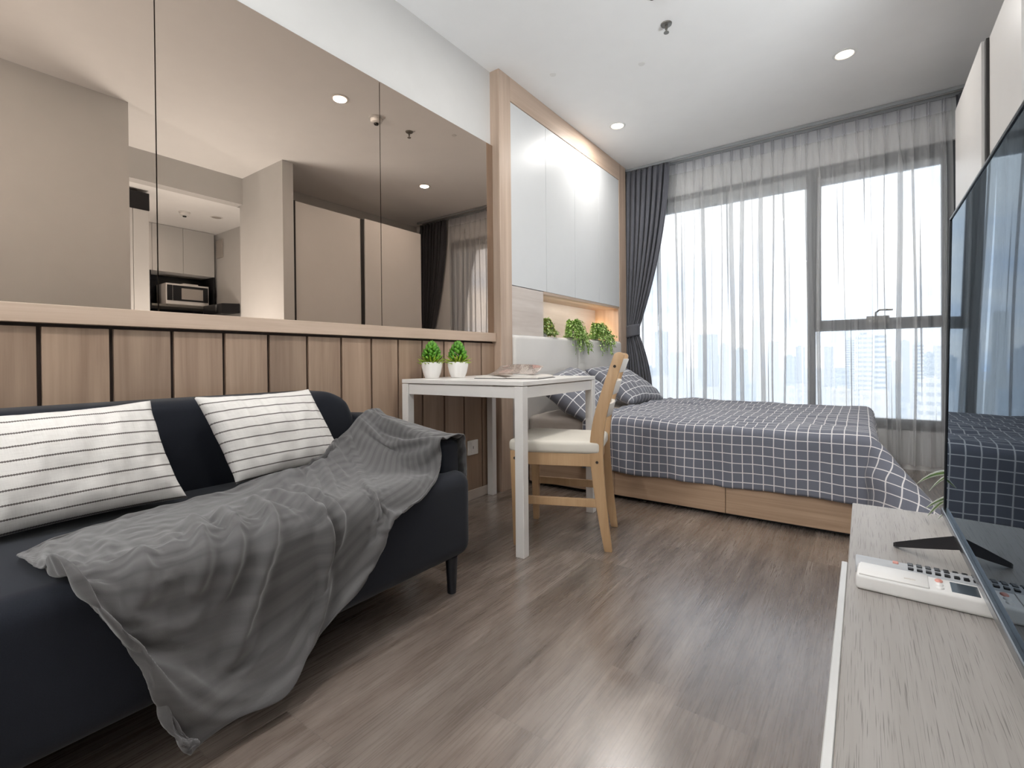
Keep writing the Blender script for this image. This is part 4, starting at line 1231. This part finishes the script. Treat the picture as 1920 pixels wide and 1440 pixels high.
bm = BM(); cyl(bm, (-0.864, 2.647, H-0.0085), (-0.864, 2.647, H-0.03), 0.007); cyl(bm, (-0.864, 2.647, H-0.03), (-0.864, 2.647, H-0.045), 0.004)
nzl = obj('nozzle', bm, M['steel'], sp_)
bm = BM(); cyl(bm, (-0.864, 2.647, H-0.0455), (-0.864, 2.647, H-0.049), 0.014); obj('deflector', bm, M['steel'], nzl)
for x, y, lab in ((-1.603, 2.677, 'small white cover disc on the ceiling beside the oak frame'), (-1.105, 2.911, 'small white cover disc on the open ceiling left of the top downlight')):
    o = obj('cover_disc', lathe(BM(), [(0, 0), (0.020, 0), (0.019, -0.002), (0, -0.0025)], (x, y, H - 0.0002), 24), M['white_disc'], smooth=True, angle=40)
    tag(o, lab, 'ceiling cover', 'ceiling cover discs')

# ------------------------------------------------------------------ kitchen (seen in the mirrors)
kc = thing('kitchen_cabinet', 'white upper kitchen cabinet above the microwave, seen in the mirror', 'cabinet', (2.78, 2.2, 1.87))
obj('body', box(BM(), 2.62, 2.958, 1.70, 2.63, 1.872, 2.398), M['white_satin'], kc)
for a, b in ((1.70, 1.99), (1.993, 2.294), (2.297, 2.628)):
    obj('door', box(BM(), 2.600, 2.619, a, b, 1.870, 2.396, 0.001, 1), M['white_lacquer'], kc)
nb = thing('appliance_niche', 'black lined open kitchen shelf unit holding the microwave', 'shelf', (2.78, 2.3, 1.48))
obj('back_panel', box(BM(), 2.93, 2.958, 1.978, 2.628, 1.35, 1.869), M['backsplash'], nb)
obj('side_panel', box(BM(), 2.60, 2.929, 2.612, 2.630, 1.48, 1.869), M['olive_leaf'] if False else M['black_matt'], nb)
obj('side_panel', box(BM(), 2.60, 2.929, 1.962, 1.978, 1.0, 1.869), M['backsplash'], nb)
obj('shelf', box(BM(), 2.585, 2.929, 1.979, 2.632, 1.474, 1.502, 0.006, 2), M['steel'], nb)
obj('shelf', box(BM(), 2.60, 2.929, 1.979, 2.611, 1.0, 1.02), M['black_matt'], nb)
mw = thing('microwave_oven', 'white microwave oven with a black door, reflected in the mirror', 'microwave', (2.76, 2.34, 1.5025))
obj('housing', box(BM(), 2.612, 2.90, 2.122, 2.566, 1.505, 1.748, 0.004, 2), M['white_plastic'], mw)
mdoor = obj('door', box(BM(), 2.604, 2.6115, 2.190, 2.556, 1.552, 1.728, 0.002, 1), M['black_plastic'], mw)
obj('door_window', box(BM(), 2.6022, 2.6038, 2.275, 2.50, 1.572, 1.700), M['vent'], mdoor, label='grey door window')
obj('control_panel', box(BM(), 2.604, 2.6115, 2.132, 2.186, 1.552, 1.728, 0.002, 1), M['black_plastic'], mw)
for yy in (2.15, 2.54):
    for xx in (2.64, 2.87): obj('foot', cyl(BM(), (xx, yy, 1.5022), (xx, yy, 1.5049), 0.012, n=12), M['black_matt'], mw)
tw = obj('towel', box(BM(), 2.63, 2.74, 2.30, 2.46, 1.7485, 1.762, 0.005, 3), M['white_plastic'], smooth=True); tag(tw, 'small folded white cloth on top of the microwave', 'towel')
hd = thing('cooker_hood', 'black cooker hood on the kitchen side wall, seen at the mirror bottom', 'hood', (2.3, 2.58, 1.4))
bm = BM(); prism(bm, [(2.655, 1.40), (2.655, 1.51), (2.46, 1.50), (2.46, 1.385)], 2.02, 2.50, 'yz', 0.004, 1); cpy = obj('canopy', bm, M['black_plastic'], hd)
bm = BM(); box(bm, 2.12, 2.17, 2.452, 2.4585, 1.39, 1.49); obj('control_strip', bm, M['chrome'], cpy)
vt = thing('wall_vent', 'rounded grey vent grille on the kitchen side wall', 'vent', (2.52, 2.655, 2.2))
obj('grille', box(BM(), 2.43, 2.60, 2.646, 2.658, 2.10, 2.315, 0.005, 3), M['vent'], vt)
tf = thing('tall_cupboard', 'tall white cupboard at the kitchen entrance, seen in the mirror', 'cupboard', (1.6, 1.55, 0))
obj('body', box(BM(), 1.47, 1.95, 1.10, 1.61, 0.0, 2.215), M['white_satin'], tf)
obj('door', box(BM(), 1.452, 1.469, 1.10, 1.492, 0.03, 2.213, 0.001, 1), M['white_lacquer'], tf)
obj('door', box(BM(), 1.452, 1.469, 1.495, 1.612, 0.03, 2.213, 0.001, 1), M['white_lacquer'], tf)
bx_ = obj('box', box(BM(), 1.455, 1.75, 1.44, 1.62, 2.216, 2.372, 0.002, 1), M['black_matt']); tag(bx_, 'black box on top of the tall white cupboard, reflected in the mirror', 'box')

# ------------------------------------------------------------------ outside: the city
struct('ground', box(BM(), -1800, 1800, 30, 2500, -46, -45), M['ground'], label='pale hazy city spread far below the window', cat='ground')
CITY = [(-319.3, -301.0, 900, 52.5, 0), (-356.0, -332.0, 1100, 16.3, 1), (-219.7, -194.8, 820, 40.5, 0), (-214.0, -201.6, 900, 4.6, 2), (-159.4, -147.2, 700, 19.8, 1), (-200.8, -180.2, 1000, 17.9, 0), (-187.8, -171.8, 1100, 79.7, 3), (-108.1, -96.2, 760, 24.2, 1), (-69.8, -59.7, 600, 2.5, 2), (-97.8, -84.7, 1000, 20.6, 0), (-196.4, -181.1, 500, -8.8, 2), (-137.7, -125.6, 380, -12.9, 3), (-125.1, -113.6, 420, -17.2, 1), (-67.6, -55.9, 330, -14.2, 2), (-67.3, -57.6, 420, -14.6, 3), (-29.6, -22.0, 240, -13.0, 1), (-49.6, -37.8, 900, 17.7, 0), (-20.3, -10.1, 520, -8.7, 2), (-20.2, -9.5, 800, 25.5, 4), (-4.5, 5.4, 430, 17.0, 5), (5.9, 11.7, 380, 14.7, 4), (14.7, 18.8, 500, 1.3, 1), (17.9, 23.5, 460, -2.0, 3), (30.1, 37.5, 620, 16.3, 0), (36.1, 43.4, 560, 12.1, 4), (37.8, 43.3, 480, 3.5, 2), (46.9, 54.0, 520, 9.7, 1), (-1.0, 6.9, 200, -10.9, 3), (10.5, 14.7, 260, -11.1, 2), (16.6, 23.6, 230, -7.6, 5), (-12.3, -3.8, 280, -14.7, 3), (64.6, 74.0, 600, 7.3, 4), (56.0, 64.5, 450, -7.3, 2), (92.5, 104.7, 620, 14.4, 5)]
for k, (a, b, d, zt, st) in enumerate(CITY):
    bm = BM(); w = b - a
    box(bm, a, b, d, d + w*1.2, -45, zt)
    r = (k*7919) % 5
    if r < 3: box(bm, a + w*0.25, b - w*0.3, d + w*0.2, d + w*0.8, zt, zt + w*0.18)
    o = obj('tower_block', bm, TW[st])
    if k == 19: lab, g = 'tall white tower with banded windows right of the mullion, below the transom', None
    elif k == 6: lab, g = 'tallest slim cream tower in the haze, left of the mullion', None
    elif k == 2: lab, g = 'broad grey tower with a rooftop block, above the middle of the duvet', None
    else: lab, g = 'pale tower block in the hazy city beyond the sheer curtains', 'hazy tower blocks beyond the window'
    tag(o, lab, 'building', g)

# ------------------------------------------------------------------ sky
wd_ = bpy.data.worlds.new('sky'); sc.world = wd_; wd_.use_nodes = True
nt = wd_.node_tree; bgn = nt.nodes['Background']
tc = nt.nodes.new('ShaderNodeTexCoord'); mp = nt.nodes.new('ShaderNodeMapping'); mp.inputs['Scale'].default_value = (2.2, 2.2, 5.5)
nz = nt.nodes.new('ShaderNodeTexNoise'); nz.inputs['Scale'].default_value = 1.6; nz.inputs['Detail'].default_value = 6; nz.inputs['Roughness'].default_value = 0.55
nt.links.new(tc.outputs['Generated'], mp.inputs[0]); nt.links.new(mp.outputs[0], nz.inputs['Vector'])
rp = nt.nodes.new('ShaderNodeValToRGB'); e = rp.color_ramp.elements
e[0].position = 0.40; e[0].color = (0.62, 0.72, 0.88, 1); e[1].position = 0.58; e[1].color = (1.0, 1.0, 1.0, 1)
nt.links.new(nz.outputs[0], rp.inputs[0]); nt.links.new(rp.outputs[0], bgn.inputs[0])
bgn.inputs[1].default_value = 2.8

# warm strip in the niche
L = bpy.data.lights.new('niche_strip', 'AREA'); L.shape = 'RECTANGLE'; L.size = 0.03; L.size_y = 0.12; L.energy = 0.7; L.color = (1.0, 0.62, 0.28)
o = bpy.data.objects.new('niche_strip', L); o.location = (-2.06, 4.12, 1.06); o.rotation_euler = (math.radians(90), 0, math.radians(-20)); link(o)

L = bpy.data.lights.new('niche_fill_strip', 'AREA'); L.shape = 'RECTANGLE'; L.size = 0.02; L.size_y = 1.2; L.energy = 1.5; L.color = (1.0, 0.88, 0.74)  # area light added under the niche top to brighten the niche
o = bpy.data.objects.new('niche_fill_strip', L); o.location = (-1.90, 3.58, 1.296); o.rotation_euler = (0, math.radians(25), 0); link(o)

# ------------------------------------------------------------------ camera
cam = bpy.data.cameras.new('camera'); co = bpy.data.objects.new('camera', cam); COL.objects.link(co)
yaw, pitch, roll, f = math.radians(36.06539185), math.radians(-0.39532106), math.radians(-0.51268676), 904.2327
F = Vector((-math.sin(yaw)*math.cos(pitch), math.cos(yaw)*math.cos(pitch), math.sin(pitch)))
r0 = F.cross(Vector((0, 0, 1))).normalized(); u0 = r0.cross(F)
Rv = r0*math.cos(roll) + u0*math.sin(roll); Uv = -r0*math.sin(roll) + u0*math.cos(roll)
Mc = Matrix((Rv, Uv, -F)).transposed().to_4x4(); Mc.translation = (0, 0, 0.83)
co.matrix_world = Mc
cam.sensor_width = 36.0; cam.lens = f/1920*36.0; cam.shift_y = -(720 - 681.658)/1920
cam.clip_start = 0.02; cam.clip_end = 6000
sc.camera = co

# ------------------------------------------------------------------ render look
sc.view_settings.view_transform = 'Standard'; sc.view_settings.look = 'None'
sc.view_settings.exposure = 0.05; sc.view_settings.gamma = 1.0; sc.view_settings.use_curve_mapping = False
cy = sc.cycles
cy.use_denoising = True; cy.max_bounces = 10; cy.diffuse_bounces = 6; cy.glossy_bounces = 6; cy.transparent_max_bounces = 40
cy.sample_clamp_indirect = 6.0; cy.caustics_reflective = False; cy.caustics_refractive = False
try: cy.denoiser = 'OPENIMAGEDENOISE'
except Exception: pass
